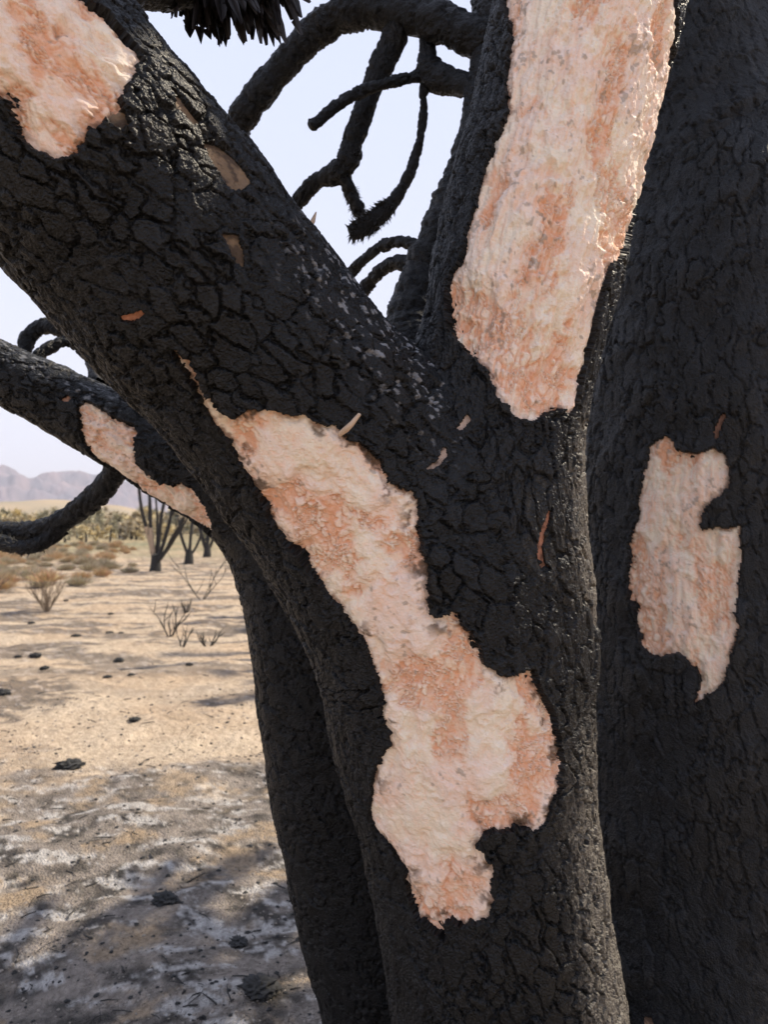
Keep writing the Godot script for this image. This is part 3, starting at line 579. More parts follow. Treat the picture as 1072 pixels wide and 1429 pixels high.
func noises() -> void:
	n_warp = noise(FastNoiseLite.TYPE_SIMPLEX_SMOOTH, 22.0, 3, 3)
	n_low = noise(FastNoiseLite.TYPE_SIMPLEX_SMOOTH, 5.0, 11, 2)
	n_cell = cellular(25.0, 21, FastNoiseLite.RETURN_DISTANCE2_SUB)
	n_cellv = cellular(25.0, 21, FastNoiseLite.RETURN_CELL_VALUE)
	n_cell2 = cellular(62.0, 5, FastNoiseLite.RETURN_DISTANCE2_SUB)
	n_cellv2 = cellular(62.0, 5, FastNoiseLite.RETURN_CELL_VALUE)
	n_slab = noise(FastNoiseLite.TYPE_SIMPLEX_SMOOTH, 17.0, 15, 1)
	n_chip = cellular(88.0, 52, FastNoiseLite.RETURN_DISTANCE2_SUB)
	n_chipv = cellular(88.0, 52, FastNoiseLite.RETURN_CELL_VALUE)
	n_fine = noise(FastNoiseLite.TYPE_SIMPLEX_SMOOTH, 95.0, 8, 3)
	n_fiber = noise(FastNoiseLite.TYPE_SIMPLEX, 1.0, 9, 2)
	n_spot = noise(FastNoiseLite.TYPE_SIMPLEX_SMOOTH, 70.0, 31, 2)
	n_sheet = noise(FastNoiseLite.TYPE_SIMPLEX_SMOOTH, 9.0, 41, 4)
	n_swirl = noise(FastNoiseLite.TYPE_SIMPLEX_SMOOTH, 9.0, 43, 2)
	n_crumb = cellular(115.0, 51, FastNoiseLite.RETURN_DISTANCE)
	n_jag = noise(FastNoiseLite.TYPE_SIMPLEX_SMOOTH, 55.0, 61, 3)
	n_ground = noise(FastNoiseLite.TYPE_SIMPLEX_SMOOTH, 1.0, 71, 4)

func noise_image(n: FastNoiseLite, size: int) -> Image:
	return n.get_seamless_image(size, size, false, false, 0.15)

func material(called: String, c: Color, rough: float, vertex := true, spec := 0.5) -> StandardMaterial3D:
	var m := StandardMaterial3D.new()
	m.resource_name = called
	m.albedo_color = c
	m.roughness = rough
	m.metallic_specular = spec
	m.vertex_color_use_as_albedo = vertex
	M[called] = m
	return m

func materials() -> void:
	var grain := noise_image(noise(FastNoiseLite.TYPE_SIMPLEX_SMOOTH, 0.05, 2, 5), 1024)
	var fine_img := Image.create_from_data(1024, 1024, false, grain.get_format(), grain.get_data())
	fine_img.convert(Image.FORMAT_RGBA8)
	var bumps := fine_img.duplicate() as Image
	bumps.bump_map_to_normal_map(9.0)
	var bump_tex := ImageTexture.create_from_image(bumps)
	var height_tex := ImageTexture.create_from_image(fine_img)
	var m := material("char", lin(0.3, 0.3, 0.3), 0.44, true, 0.36)
	m.normal_enabled = true
	m.normal_texture = bump_tex
	m.normal_scale = 1.0
	m.texture_filter = BaseMaterial3D.TEXTURE_FILTER_LINEAR_WITH_MIPMAPS
	m = material("wood", Color.WHITE, 0.72, true, 0.35)
	m.normal_enabled = true
	m.normal_texture = bump_tex
	m.normal_scale = 0.5
	material("char_flat", lin(0.022, 0.021, 0.02), 0.7, false)
	material("leaf_char", lin(0.02, 0.017, 0.019), 0.55, false)
	material("splinter", lin(0.55, 0.42, 0.32), 0.8, false)
	material("char_lump", lin(0.03, 0.03, 0.03), 0.85, true)
	material("far_char", lin(0.022, 0.021, 0.02), 0.85, false)
	material("far_wood", lin(0.42, 0.32, 0.23), 0.85, false)
	material("thatch", lin(0.52, 0.44, 0.30), 0.9, true)
	material("golden", lin(0.70, 0.59, 0.35), 0.9, true)
	material("sage", lin(0.58, 0.55, 0.39), 0.9, true)
	material("sage_dark", lin(0.42, 0.39, 0.27), 0.9, true)
	material("dry_twig", lin(0.22, 0.17, 0.12), 0.9, true)
	material("rock", Color.WHITE, 0.95, true)
	material("pebble", lin(0.32, 0.28, 0.24), 0.95, true)
	# ground: coarse colour in the vertices, grit in two textures
	var ramp := Gradient.new()
	ramp.offsets = PackedFloat32Array([0.0, 0.36, 0.52, 0.68, 1.0])
	ramp.colors = PackedColorArray([lin(0.52, 0.51, 0.50), lin(0.76, 0.75, 0.74), lin(0.88, 0.875, 0.87), lin(0.95, 0.945, 0.94), lin(1, 1, 1)])
	var grit_src := noise_image(noise(FastNoiseLite.TYPE_SIMPLEX_SMOOTH, 0.05, 14, 5), 512)
	var grit := Image.create(512, 512, false, Image.FORMAT_RGBA8)
	for y in 512:
		for x in 512:
			grit.set_pixel(x, y, ramp.sample(grit_src.get_pixel(x, y).r))
	m = material("earth", Color.WHITE, 0.95, true, 0.25)
	m.albedo_texture = ImageTexture.create_from_image(grit)
	m.uv1_triplanar = true
	m.uv1_world_triplanar = true
	m.uv1_scale = Vector3(1.4, 1.4, 1.4)
	m.heightmap_enabled = true
	m.heightmap_texture = height_tex
	m.heightmap_scale = 1.6

# ---------------------------------------------------------------- ground, hills
func ground_y(x: float, z: float) -> float:
	var d := sqrt(x * x + z * z)
	var h := n_ground.get_noise_2d(x * 0.55, z * 0.8) * 0.07 + n_ground.get_noise_2d(x * 3.0 + 40.0, z * 3.0) * 0.016 + n_ground.get_noise_2d(x * 14.0, z * 14.0) * 0.004
	return h * clampf(d / 3.0, 0.2, 1.0) * clampf(220.0 / d, 0.0, 1.0)

func ground_color(x: float, z: float) -> Color:
	var dist := -z
	var a := n_ground.get_noise_2d(x * 0.7, z * 0.9)
	var b := n_ground.get_noise_2d(x * 4.2 + 9.0, z * 4.6 - 5.0)
	var f := n_ground.get_noise_2d(x * 17.0 - 3.0, z * 19.0)
	var sand := Color(0.52, 0.40, 0.285).lerp(Color(0.575, 0.47, 0.355), clampf(0.5 + a * 1.2 + f * 0.5, 0.0, 1.0))
	# ash field under the tree, fading raggedly into clean sand some metres out
	var near := smoothstep(3.2, 2.1, Vector2(x + 0.5, (z + 2.3) * 1.05).length() + a * 1.3 + b * 0.8)
	# burnt streaks further out, with long shadow streaks painted in, drawn along x
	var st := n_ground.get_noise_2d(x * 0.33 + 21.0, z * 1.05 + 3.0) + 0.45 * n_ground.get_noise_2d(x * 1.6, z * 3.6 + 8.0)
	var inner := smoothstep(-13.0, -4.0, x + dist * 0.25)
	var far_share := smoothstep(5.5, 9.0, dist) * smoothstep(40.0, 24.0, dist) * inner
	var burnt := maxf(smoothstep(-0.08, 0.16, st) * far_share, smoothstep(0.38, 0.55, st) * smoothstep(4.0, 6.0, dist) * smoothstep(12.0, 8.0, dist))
	burnt = maxf(burnt, smoothstep(0.95, 0.5, Vector2((x + 3.3) / 0.8, (z + 6.4) / 1.2).length() + 0.7 * b))
	var ash := Color(0.27, 0.235, 0.205)
	ash = ash.lerp(Color(0.075, 0.068, 0.062), clampf(0.3 + 1.8 * b, 0.0, 1.0))
	ash = ash.lerp(Color(0.45, 0.43, 0.41), smoothstep(0.08, 0.40, n_ground.get_noise_2d(x * 2.6 - 30.0, z * 6.5) + 0.5 * f))
	ash = ash.lerp(Color(0.33, 0.255, 0.18), smoothstep(0.12, 0.50, n_ground.get_noise_2d(x * 1.9 + 60.0, z * 2.2) + 0.25 * f))
	var c := sand.lerp(ash, near)
	var burn_shade_c := Color(0.125, 0.108, 0.096).lerp(Color(0.36, 0.32, 0.29), smoothstep(0.1, 0.45, b + 0.4 * f))  # scorched sand tone, also used for the painted shadow streaks
	c = c.lerp(burn_shade_c, burnt * (0.75 + 0.25 * clampf(f * 2.0, -1.0, 1.0)))
	# unburnt plain: dull straw
	var plain := smoothstep(24.0, 44.0, dist + a * 9.0)
	c = c.lerp(Color(0.36, 0.29, 0.18).lerp(Color(0.25, 0.235, 0.15), clampf(0.5 + 1.3 * n_ground.get_noise_2d(x * 0.05, z * 0.09), 0.0, 1.0)), plain)
	return c * (1.0 + 0.35 * f)

func setting() -> void:
	# one sheet, tessellated more finely in the directions where it lies open
	var az := steps([[-180.0, -30.0, 6.0], [-30.0, -3.0, 0.14], [-3.0, 36.0, 1.5], [36.0, 180.0, 6.0]])
	var rr := PackedFloat32Array([0.02, 0.5, 1.0, 1.5])
	var r := 1.9
	while r < 30.0:
		rr.append(r); r *= 1.0068
	while r < 9000.0:
		rr.append(r); r *= 1.06
	var pos := PackedVector3Array(); var col := PackedColorArray(); var uv := PackedVector2Array(); var keep := PackedByteArray()
	for i in rr.size():
		for a in az:
			var x := rr[i] * sin(deg_to_rad(a)); var z := -rr[i] * cos(deg_to_rad(a))
			pos.append(Vector3(x, ground_y(x, z), z))
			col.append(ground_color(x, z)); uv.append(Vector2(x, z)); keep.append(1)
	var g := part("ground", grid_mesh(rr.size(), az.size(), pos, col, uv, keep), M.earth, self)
	tag(g, "pale sand with grey ash and charcoal scattered over it", "ground", "", "structure")
	range_of("hill", 620.0, [[-60.0, 4.0], [-40.0, 9.0], [-30.0, 13.0], [-26.5, 17.0], [-23.5, 19.5], [-20.0, 15.0], [-16.0, 8.0], [-12.0, 4.0], [-6.0, 2.5], [0.0, 4.0], [14.0, 9.0], [30.0, 6.0], [60.0, 4.0]], 0.22, 260.0, Color(0.33, 0.255, 0.165), Color(0.24, 0.205, 0.14), 2.0, "low tan hill rising behind the scrub on the plain", 81)
	range_of("mountain_range", 3600.0, [[-75.0, 120.0], [-50.0, 170.0], [-34.0, 190.0], [-28.0, 205.0], [-26.2, 232.0], [-25.2, 208.0], [-24.4, 218.0], [-22.9, 206.0], [-21.5, 209.0], [-20.4, 196.0], [-18.6, 182.0], [-17.2, 160.0], [-15.2, 96.0], [-12.0, 70.0], [-5.0, 90.0], [5.0, 130.0], [20.0, 160.0], [45.0, 140.0], [75.0, 100.0]], 0.55, 1400.0, Color(0.20, 0.15, 0.17), Color(0.10, 0.10, 0.14), 7.0, "hazy mauve mountain range along the horizon", 91)

func range_of(called: String, dist: float, profile: Array, rugged: float, deep: float, c1: Color, c2: Color, gullies: float, label: String, seed_: int) -> void:
	var nn := noise(FastNoiseLite.TYPE_SIMPLEX_SMOOTH, 1.0, seed_, 5)
	var az := steps([[-70.0, -32.0, 0.6], [-32.0, -8.0, 0.08], [-8.0, 70.0, 1.0]])
	var nr := 60
	var pos := PackedVector3Array(); var col := PackedColorArray(); var uv := PackedVector2Array(); var keep := PackedByteArray()
	for i in nr:
		var t := i / (nr - 1.0)
		for a in az:
			var top := 0.0
			for k in profile.size() - 1:
				if a >= profile[k][0] and a <= profile[k + 1][0]:
					top = lerpf(profile[k][1], profile[k + 1][1], smoothstep(profile[k][0], profile[k + 1][0], a))
			var e := t * 2.0 if t < 0.5 else 2.0 - t * 2.0
			var d := dist + deep * (t - 0.5)
			var wx := d * sin(deg_to_rad(a)) / deep; var wz := d * cos(deg_to_rad(a)) / deep
			var gul := nn.get_noise_2d(wx * gullies, wz * gullies)
			var h := top * (pow(e, 1.15) * (1.0 + rugged * gul * 0.35) + rugged * 1.3 * gul * e * (1.0 - e))
			pos.append(Vector3(d * sin(deg_to_rad(a)), h - (1.0 - e) * top * 0.03 - 0.3, -d * cos(deg_to_rad(a))))
			col.append(c1.lerp(c2, clampf(0.5 + 1.2 * nn.get_noise_2d(wx * gullies * 1.5 + 9.0, wz * gullies * 1.5), 0.0, 1.0))); uv.append(Vector2(a, t)); keep.append(1)
	var o := part(called, grid_mesh(nr, az.size(), pos, col, uv, keep), M.rock, self)
	tag(o, label, "hills", "", "structure")

# ---------------------------------------------------------------- the three charred trunks
func front_tree() -> void:
	var origin := Vector3(0.265, 0.0, -1.36)
	var t := base("yucca_tree", origin, "forked charred tree with large pale bared wood patches on trunk and both limbs", "tree", "charred tree trunks")
	var s_limb := {"size": 1.5, "stretch": 0.54, "warp": 0.013, "crack": 0.10, "depth": 0.0068, "size2": 1.35, "stretch2": 0.5, "depth2": 0.0030, "fine": 0.0009, "fib": 0.0008, "fibre_along": 45.0, "low": 0.006, "tone": 0.0085}
	var sp1 := spline(ST_TRUNK)
	var sp2 := spline(ST_LIMB)
	var w_big := {"size": 1.0, "stretch": 0.75, "bias": 0.14, "rough": 1.0, "ridge": 0.0020, "ridge_along": 4.0, "ridge_freq": 40.0, "streak": 0.9, "specks": -0.08, "peach": 0.02, "grain": 0.25, "smoke": 0.9, "zones": ZN_BIG}
	var w_top := {"size": 1.35, "stretch": 0.8, "bias": -0.12, "rough": 1.0, "ridge": 0.001, "ridge_along": 14.0, "ridge_freq": 35.0, "streak": 0.4, "specks": -0.16, "peach": 0.10, "grain": 0.1, "veins": 0.5}
	var w_up := {"size": 1.15, "stretch": 0.42, "bias": 0.20, "rough": 1.0, "ridge": 0.0038, "ridge_along": 2.2, "ridge_freq": 52.0, "streak": 1.2, "specks": 0.08, "grain": 1.1, "peach": 0.02, "zones": ZN_UP}
	var tan := {"plain": Color(0.20, 0.135, 0.085)}
	var red := {"plain": Color(0.42, 0.19, 0.12)}
	var pale := {"plain": Color(0.42, 0.31, 0.25)}
	var trunk := stem("trunk", sp1, {
		"us": [[0.0, 0.55, 0.02], [0.55, 2.55, 0.0018], [2.55, sp1.L, 0.01]],
		"ths": [[-PI, -1.66, 0.08], [-1.66, 1.62, 0.0089], [1.62, PI, 0.08]],
		"style": s_limb, "cap": 0.08,
		"blend": [ST_LIMB.slice(1, 9)],
		"grey": [[0.95, 0.25, 1.05, 1.45, 1.0, -9.0, -8.0], [0.25, -0.2, 0.8, 1.0, 0.7, -9.0, -8.0]],  # right side: weathered grey, widened to paint the sunlit edge
		"flake": [[1.0, 0.3, 0.8, 1.62, 1.75, 2.1, 1.95]],
		"patches": [
			{"poly": PO_BIG, "r": 0.2, "style": w_big, "called": "bared_wood", "label": "large bared patch of cream and peach wood on the trunk fork"},
			{"poly": PO_TOP, "r": 0.176, "style": w_top, "called": "bared_wood", "label": "bumpy peach patch of bared wood high on the leaning limb"},
			{"poly": PO_TAN1, "r": 0.18, "style": tan, "called": "bark_scar", "jag": 0.5}, {"poly": PO_TAN2, "r": 0.18, "style": tan, "called": "bark_scar", "jag": 0.5},
			{"poly": PO_TAN3, "r": 0.18, "style": tan, "called": "bark_scar", "jag": 0.5}, {"poly": PO_TAN4, "r": 0.18, "style": tan, "called": "bark_scar", "jag": 0.5},
			{"poly": PO_SLIT, "r": 0.18, "style": red, "called": "bark_split", "jag": 0.3}, {"poly": PO_Q4, "r": 0.2, "style": pale, "called": "bark_split", "jag": 0.3},
		]}, t, origin)
	var s_up := {"size": 1.6, "stretch": 0.34, "warp": 0.009, "crack": 0.10, "depth": 0.0062, "size2": 1.4, "stretch2": 0.30, "depth2": 0.0034, "fine": 0.0010, "fib": 0.0014, "fibre_along": 22.0, "low": 0.003, "tone": 0.0120}
	var limb := stem("limb", sp2, {
		"us": [[0.0, 0.2, 0.01], [0.2, 1.68, 0.0018], [1.68, sp2.L, 0.01]],
		"ths": [[-PI, -1.7, 0.09], [-1.7, 1.8, 0.0118], [1.8, PI, 0.09]],
		"style": s_up, "cap": 0.08, "off": Vector3(5.0, 1.0, 0.0),
		"blend": [ST_TRUNK.slice(3, 9)],
		"grey": [[0.8, 0.5, 1.2, 1.0, 0.8, -9.0, -8.0], [0.28, -0.4, 0.4, 0.9, 0.7, -9.0, -8.0]],  # lower right: weathering plus painted side sunlight
		"patches": [
			{"poly": PO_UP, "r": 0.15, "style": w_up, "called": "bared_wood", "label": "long bared patch of streaked cream wood up the right limb"},
			{"poly": PO_Q1, "r": 0.14, "style": red, "called": "bark_split", "jag": 0.3}, {"poly": PO_Q2, "r": 0.14, "style": red, "called": "bark_split", "jag": 0.3},
			{"poly": PO_Q3, "r": 0.14, "style": pale, "called": "bark_split", "jag": 0.3},
		]}, t, origin)
	# thin limb behind the fork with its drooping arms
	var rear := branch("limb", BR_REAR, t, origin, 0.003)
	for st in [BR_ARC, BR_LONG, BR_SHORT, BR_HUB, BR_KNOB, BR_HANG, BR_LOW1, BR_LOW2]:
		branch("branch", st, rear, origin, 0.0035)
	leaf_stubs(BR_HANG, 0.72, 420, 0.014, 5, rear, origin)
	leaf_stubs(BR_SHORT, 0.45, 150, 0.011, 6, rear, origin)
	# branch with a skirt of hanging burnt leaves
	var skirt := branch("branch", BR_SKIRT, trunk, origin, 0.004)
	var rng := RandomNumberGenerator.new(); rng.seed = 77
	var ks := spline(BR_SKIRT)
	var blades := []
	for v in 4: blades.append(blade(v))
	for k in 150:
		var f := rng.randf_range(0.36, 0.64)
		var i := int(f * (ks.C.size() - 1))
		var th := rng.randf() * TAU
		var dir: Vector3 = ks.N[i] * cos(th) + ks.B[i] * sin(th)
		var o := part("leaf", blades[k % 4], M.leaf_char, t)
		var from: Vector3 = ks.C[i] + dir * ks.R[i] * 0.8
		var tip := from + Vector3(0.02 + rng.randf_range(-0.03, 0.03), 0, 0) + Vector3(dir.x, 0, dir.z) * 0.03
		tip.y = minf(from.y - 0.03, 2.215 + 0.62 * (-from.z - 1.11) + 0.05 * pow(rng.randf(), 1.3) + 1.6 * maxf(0.0, absf(from.x + 0.240) - 0.04))
		var y := (from - tip).normalized()
		var x := y.cross(Vector3(dir.x, 0.1, dir.z)).normalized()
		o.position = from - origin
		o.basis = Basis(x, y, x.cross(y)) * Basis.from_scale(Vector3(rng.randf_range(0.7, 1.2), from.distance_to(tip) / 0.2, 1.0))
	# pale splinters standing off the bark
	var tool := st_new()
	tube(tool, [SPL_A[0] - origin, SPL_A[1] - origin, SPL_A[2] - origin, SPL_A[3] - origin], [0.0035, 0.004, 0.0035, 0.002], 6, 0.5)
	part("splinter", tool.commit(), M.splinter, trunk)
	tool = st_new()
	tube(tool, [SPL_B[0] - origin, SPL_B[1] - origin, SPL_B[2] - origin], [0.003, 0.004, 0.001], 5, 0.5)
	part("splinter", tool.commit(), M.splinter, trunk)
	# upper crown
	crown(t, origin, [ST_LIMB, ST_TRUNK], 101)

func blade(v: int) -> ArrayMesh:
	# a stiff folded leaf 0.2 m long hanging along -y with a torn tip
	var tool := st_new()
	var w := 0.0105
	var rows := 5
	for side in [-1.0, 1.0]:
		for i in rows:
			var a := float(i) / rows; var b := float(i + 1) / rows
			var wa := w * (1.0 - 0.35 * a); var wb := w * (1.0 - 0.35 * b)
			if i == rows - 1: wb = w * (0.2 + 0.2 * v * (0.5 + 0.5 * side))
			var A := Vector3(0, -0.2 * a, 0); var B := Vector3(side * wa, -0.2 * a, 0.003); var C := Vector3(0, -0.2 * b, 0); var D := Vector3(side * wb, -0.2 * b + 0.012 * v * (side + 1.0) * a * a * a, 0.003)
			for q in [A, B, C, B, D, C]: tool.add_vertex(q)
			for q in [A, B, C, B, D, C]: tool.add_vertex(q + Vector3(0, 0, -0.0015))
	tool.generate_normals()
	return tool.commit()

func crown(t: Node, origin: Vector3, tops: Array, seed_: int) -> void:
	var rng := RandomNumberGenerator.new(); rng.seed = seed_
	for st in tops:
		var e: Array = st[-1]
		for k in 3:
			var p := Vector3(e[0], e[1] - 0.1 - 0.1 * k, e[2]); var r: float = e[3] * 0.62
			var a := rng.randf() * TAU
			var d := Vector3(cos(a) * 0.7, 0.9, sin(a) * 0.7)
			if d.z > 0.2: d.z = -d.z
			var pts := []
			for i in 6:
				pts.append([p.x, p.y, p.z, r])
				p += d.normalized() * 0.24; r *= 0.93
				d += Vector3(rng.randf_range(-0.3, 0.3), -0.16, rng.randf_range(-0.3, 0.3))
			branch("branch", pts, t, origin, 0.02)

func thick_tree() -> void:
	var origin := Vector3(1.0, 0.0, -2.07)
	var t := base("yucca_tree", origin, "thick charred trunk with one tall bared patch, standing behind the forked tree", "tree", "charred tree trunks")
	var s := {"size": 1.3, "stretch": 0.34, "warp": 0.010, "crack": 0.085, "depth": 0.0062, "size2": 1.1, "stretch2": 0.4, "depth2": 0.0028, "fine": 0.0009, "fib": 0.0012, "fibre_along": 16.0, "low": 0.011, "tone": 0.0165}
	var w := {"size": 1.0, "stretch": 0.35, "bias": 0.16, "rough": 1.0, "ridge": 0.0038, "ridge_along": 1.5, "ridge_freq": 38.0, "streak": 1.5, "specks": 0.03, "grain": 1.1, "peach": 0.04}
	var red := {"plain": Color(0.22, 0.12, 0.085)}
	var sp := spline(ST_THICK)
	var trunk := stem("trunk", sp, {
		"us": [[0.0, 0.45, 0.02], [0.45, sp.L, 0.0031]],
		"ths": [[-PI, -1.95, 0.07], [-1.95, 0.25, 0.0080], [0.25, PI, 0.07]],
		"style": s, "cap": 0.15, "off": Vector3(11.0, 3.0, 0.0),
		"blend": [ST_THICK1, ST_THICK2],
		"grey": [[0.75, -0.45, 0.1, 0.95, 0.6, -9.0, -8.0], [0.12, -9.0, -8.0, -9.0, -8.0, -9.0, -8.0]],  # foot, right side: weathered grey with painted sun on it
		"patches": [
			{"poly": PO_THICK, "r": 0.418, "style": w, "called": "bared_wood", "label": "tall bared patch with peach streaks and a bitten edge"},
			{"poly": PO_THICK2, "r": 0.418, "style": red, "called": "bark_split", "jag": 0.3}, {"poly": PO_THICK3, "r": 0.43, "style": {"plain": Color(0.5, 0.33, 0.24)}, "called": "bark_scar", "jag": 0.5},
		]}, t, origin)
	for st in [ST_THICK1, ST_THICK2]:
		var q := spline(st)
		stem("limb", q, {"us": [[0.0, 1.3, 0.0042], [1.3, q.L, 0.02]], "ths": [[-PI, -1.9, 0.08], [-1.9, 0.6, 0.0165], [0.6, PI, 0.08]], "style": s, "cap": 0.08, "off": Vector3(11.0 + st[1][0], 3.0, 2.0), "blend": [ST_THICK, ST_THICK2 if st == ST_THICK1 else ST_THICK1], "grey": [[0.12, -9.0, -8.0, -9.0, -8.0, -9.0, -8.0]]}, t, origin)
	for st in BR_CROWN: branch("branch", st, t, origin, 0.02)

func leaning_tree() -> void:
	var origin := Vector3(0.12, 0.0, -1.82)
	var t := base("yucca_tree", origin, "slender charred trunk bending over left, narrow bared strip under its arm", "tree", "charred tree trunks")
	var s := {"size": 1.3, "stretch": 0.65, "warp": 0.02, "crack": 0.12, "depth": 0.0058, "size2": 1.0, "stretch2": 0.6, "depth2": 0.0018, "fine": 0.0009, "fib": 0.0007, "fibre_along": 30.0, "low": 0.006, "tone": 0.0062}
	var w := {"size": 1.6, "stretch": 0.6, "bias": 0.05, "rough": 0.8, "ridge": 0.0016, "ridge_along": 5.0, "ridge_freq": 40.0, "streak": 0.8, "specks": 0.10, "peach": 0.12, "grain": 0.3, "dark": 0.0}
	var sp := spline(ST_LEAN)
	var trunk := stem("trunk", sp, {
		"us": [[0.0, 0.35, 0.02], [0.35, 2.62, 0.0032], [2.62, sp.L, 0.008]],
		"ths": [[-PI, -2.1, 0.1], [-2.1, 1.7, 0.021], [1.7, PI, 0.1]],
		"style": s, "cap": 0.05, "off": Vector3(23.0, 0.0, 4.0),
		"flake": [[0.75, 0.1, 0.5, 2.05, 2.2, -9.0, -8.0]],
		"patches": [
			{"poly": PO_LEAN, "r": 0.09, "style": w, "called": "bared_wood", "label": "narrow bared strip of peach wood with dark singed spots"},
			{"poly": PO_LEAN2, "r": 0.08, "style": {"plain": Color(0.5, 0.27, 0.18)}, "called": "bark_scar", "jag": 0.3},
		]}, t, origin)
	for st in [BR_LOOP1, BR_LOOP2, BR_DROOP, BR_STUB]:
		branch("branch", st, trunk, origin, 0.004)
	leaf_stubs(BR_STUB, 0.2, 260, 0.012, 8, trunk, origin)
	leaf_stubs(BR_DROOP, 0.62, 260, 0.010, 9, trunk, origin)

# ---------------------------------------------------------------- background
func stems_tree(at: Vector3, stems: Array, label: String, group: String, thatch: bool, seed_: int) -> Node3D:
	var t := base("yucca_tree", at, label, "tree", group)
	var rng := RandomNumberGenerator.new(); rng.seed = seed_
	var tool := st_new()
	tube(tool, [Vector3(0, -0.1, 0), Vector3(0, 0.2, 0), Vector3(0.02, 0.48, 0)], [0.2, 0.15, 0.12], 10, 0.5)
	part("trunk", tool.commit(), M.far_char, t)
	for s in stems:
		# [lean x, lean z, height, radius, bare from, bare to]
		var pts := []; var rad := []
		for i in 9:
			var f := i / 8.0
			pts.append(Vector3(s[0] * pow(f, 0.8) + 0.07 * sin(f * 6.0 + s[0] * 9.0) * f, 0.22 + (s[2] - 0.22) * f, s[1] * f + 0.05 * sin(f * 7.0 + s[2] * 5.0))); rad.append(s[3] * (1.0 - 0.25 * f))
		tool = st_new()
		tube(tool, pts, rad, 8, 0.5)
		var st := part("stem", tool.commit(), M.far_char, t)
		if s[0] > 0.3:
			tool = st_new()
			var fk: Vector3 = pts[5]
			tube(tool, [fk, fk + Vector3(0.16, 0.22, 0.05), fk + Vector3(0.22, 0.55, 0.08), fk + Vector3(0.2, 0.9, 0.05)], [rad[5] * 0.8, rad[5] * 0.75, rad[5] * 0.7, rad[5] * 0.6], 7, 0.5)
			part("side_stem", tool.commit(), M.far_char, st)
		if s[5] > s[4]:
			var p2 := []; var r2 := []
			for i in 5:
				var f: float = lerpf(s[4], s[5], i / 4.0) * 8.0
				var k := mini(int(f), 7)
				p2.append(pts[k].lerp(pts[k + 1], f - k) + Vector3(-0.006, 0, 0.012)); r2.append(lerpf(rad[k], rad[k + 1], f - k) * 1.0)
			tool = st_new()
			tube(tool, p2, r2, 8, 0.3)
			part("bared_wood", tool.commit(), M.far_wood, st)
		if thatch and rng.randf() < 0.7:
			tool = st_new()
			tool.set_color(Color.WHITE)
			for k in 60:
				var dir := Vector3(rng.randf_range(-1, 1), rng.randf_range(-0.9, 0.7), rng.randf_range(-1, 1)).normalized()
				spike(tool, pts[8] + dir * 0.04, pts[8] + dir * rng.randf_range(0.16, 0.34), 0.016)
			part("dead_leaves", tool.commit(), M.thatch, st)
	return t

func shrub_mesh(seed_: int, count: int, w: float, h: float, tint: float) -> ArrayMesh:
	var rng := RandomNumberGenerator.new(); rng.seed = seed_
	var tool := st_new()
	for k in count:
		var a := rng.randf() * TAU; var q := sqrt(rng.randf())
		var p := Vector3(cos(a) * q * w * 0.35, 0.02, sin(a) * q * w * 0.35)
		var tip := Vector3(cos(a) * q * w * rng.randf_range(0.5, 1.1), h * rng.randf_range(0.45, 1.0) * (1.05 - 0.55 * q * q), sin(a) * q * w * rng.randf_range(0.5, 1.1))
		var from := p.lerp(tip, rng.randf_range(0.0, 0.6))
		var g := 0.65 + 0.55 * rng.randf()
		tool.set_color(Color(g, g * (1.0 - tint * rng.randf()), g * 0.95))
		var side := (tip - from).cross(Vector3(rng.randf_range(-1, 1), 0.3, rng.randf_range(-1, 1))).normalized() * w * 0.022
		for v in [from - side, tip, from + side]: tool.add_vertex(v)
		var side2 := (tip - from).cross(side).normalized() * w * 0.022
		for v in [from - side2, tip, from + side2]: tool.add_vertex(v)
	tool.generate_normals()
	return tool.commit()

func lobed_crown(seed_: int) -> ArrayMesh:
	# unit height: a few ragged tufts at the ends of unseen limbs
	var rng := RandomNumberGenerator.new(); rng.seed = seed_
	var tool := st_new()
	for b in rng.randi_range(6, 9):
		var c := Vector3(rng.randf_range(-0.34, 0.34), rng.randf_range(0.12, 0.88), rng.randf_range(-0.34, 0.34))
		var r := rng.randf_range(0.15, 0.28)
		for k in 70:
			var dir := Vector3(rng.randf_range(-1, 1), rng.randf_range(-0.9, 1), rng.randf_range(-1, 1)).normalized()
			var g := 0.6 + 0.6 * rng.randf()
			tool.set_color(Color(g, g, g))
			var side := dir.cross(Vector3(0.3, 0.8, rng.randf_range(-1, 1))).normalized() * r * 0.17
			for v in [c + dir * r * 0.15 - side, c + dir * r * rng.randf_range(0.7, 1.3), c + dir * r * 0.15 + side]: tool.add_vertex(v)
	tool.generate_normals()
	return tool.commit()

func twig_mesh(seed_: int, count: int, h: float, spread: float, r: float, forks := 2) -> ArrayMesh:
	var rng := RandomNumberGenerator.new(); rng.seed = seed_
	var tool := st_new()
	for k in count:
		var a := rng.randf() * TAU
		var p := Vector3(cos(a), 0, sin(a)) * 0.03
		var d := Vector3(cos(a) * spread, 1.0, sin(a) * spread).normalized()
		var pts := [p]; var rad := [r]
		for i in 5:
			p += d * h / 5.0 * rng.randf_range(0.7, 1.1)
			d = (d + Vector3(rng.randf_range(-0.3, 0.3), 0.05, rng.randf_range(-0.3, 0.3))).normalized()
			pts.append(p); rad.append(r * (1.0 - 0.16 * (i + 1)))
		tube(tool, pts, rad, 5)
		for f in forks:
			var i := rng.randi_range(1, 4)
			var q: Vector3 = pts[i]
			var d2 := (d + Vector3(rng.randf_range(-1, 1), 0.4, rng.randf_range(-1, 1))).normalized()
			tube(tool, [q, q + d2 * h * 0.18, q + d2 * h * 0.32 + Vector3(0, h * 0.06, 0)], [r * 0.6, r * 0.45, r * 0.2], 4)
	return tool.commit()

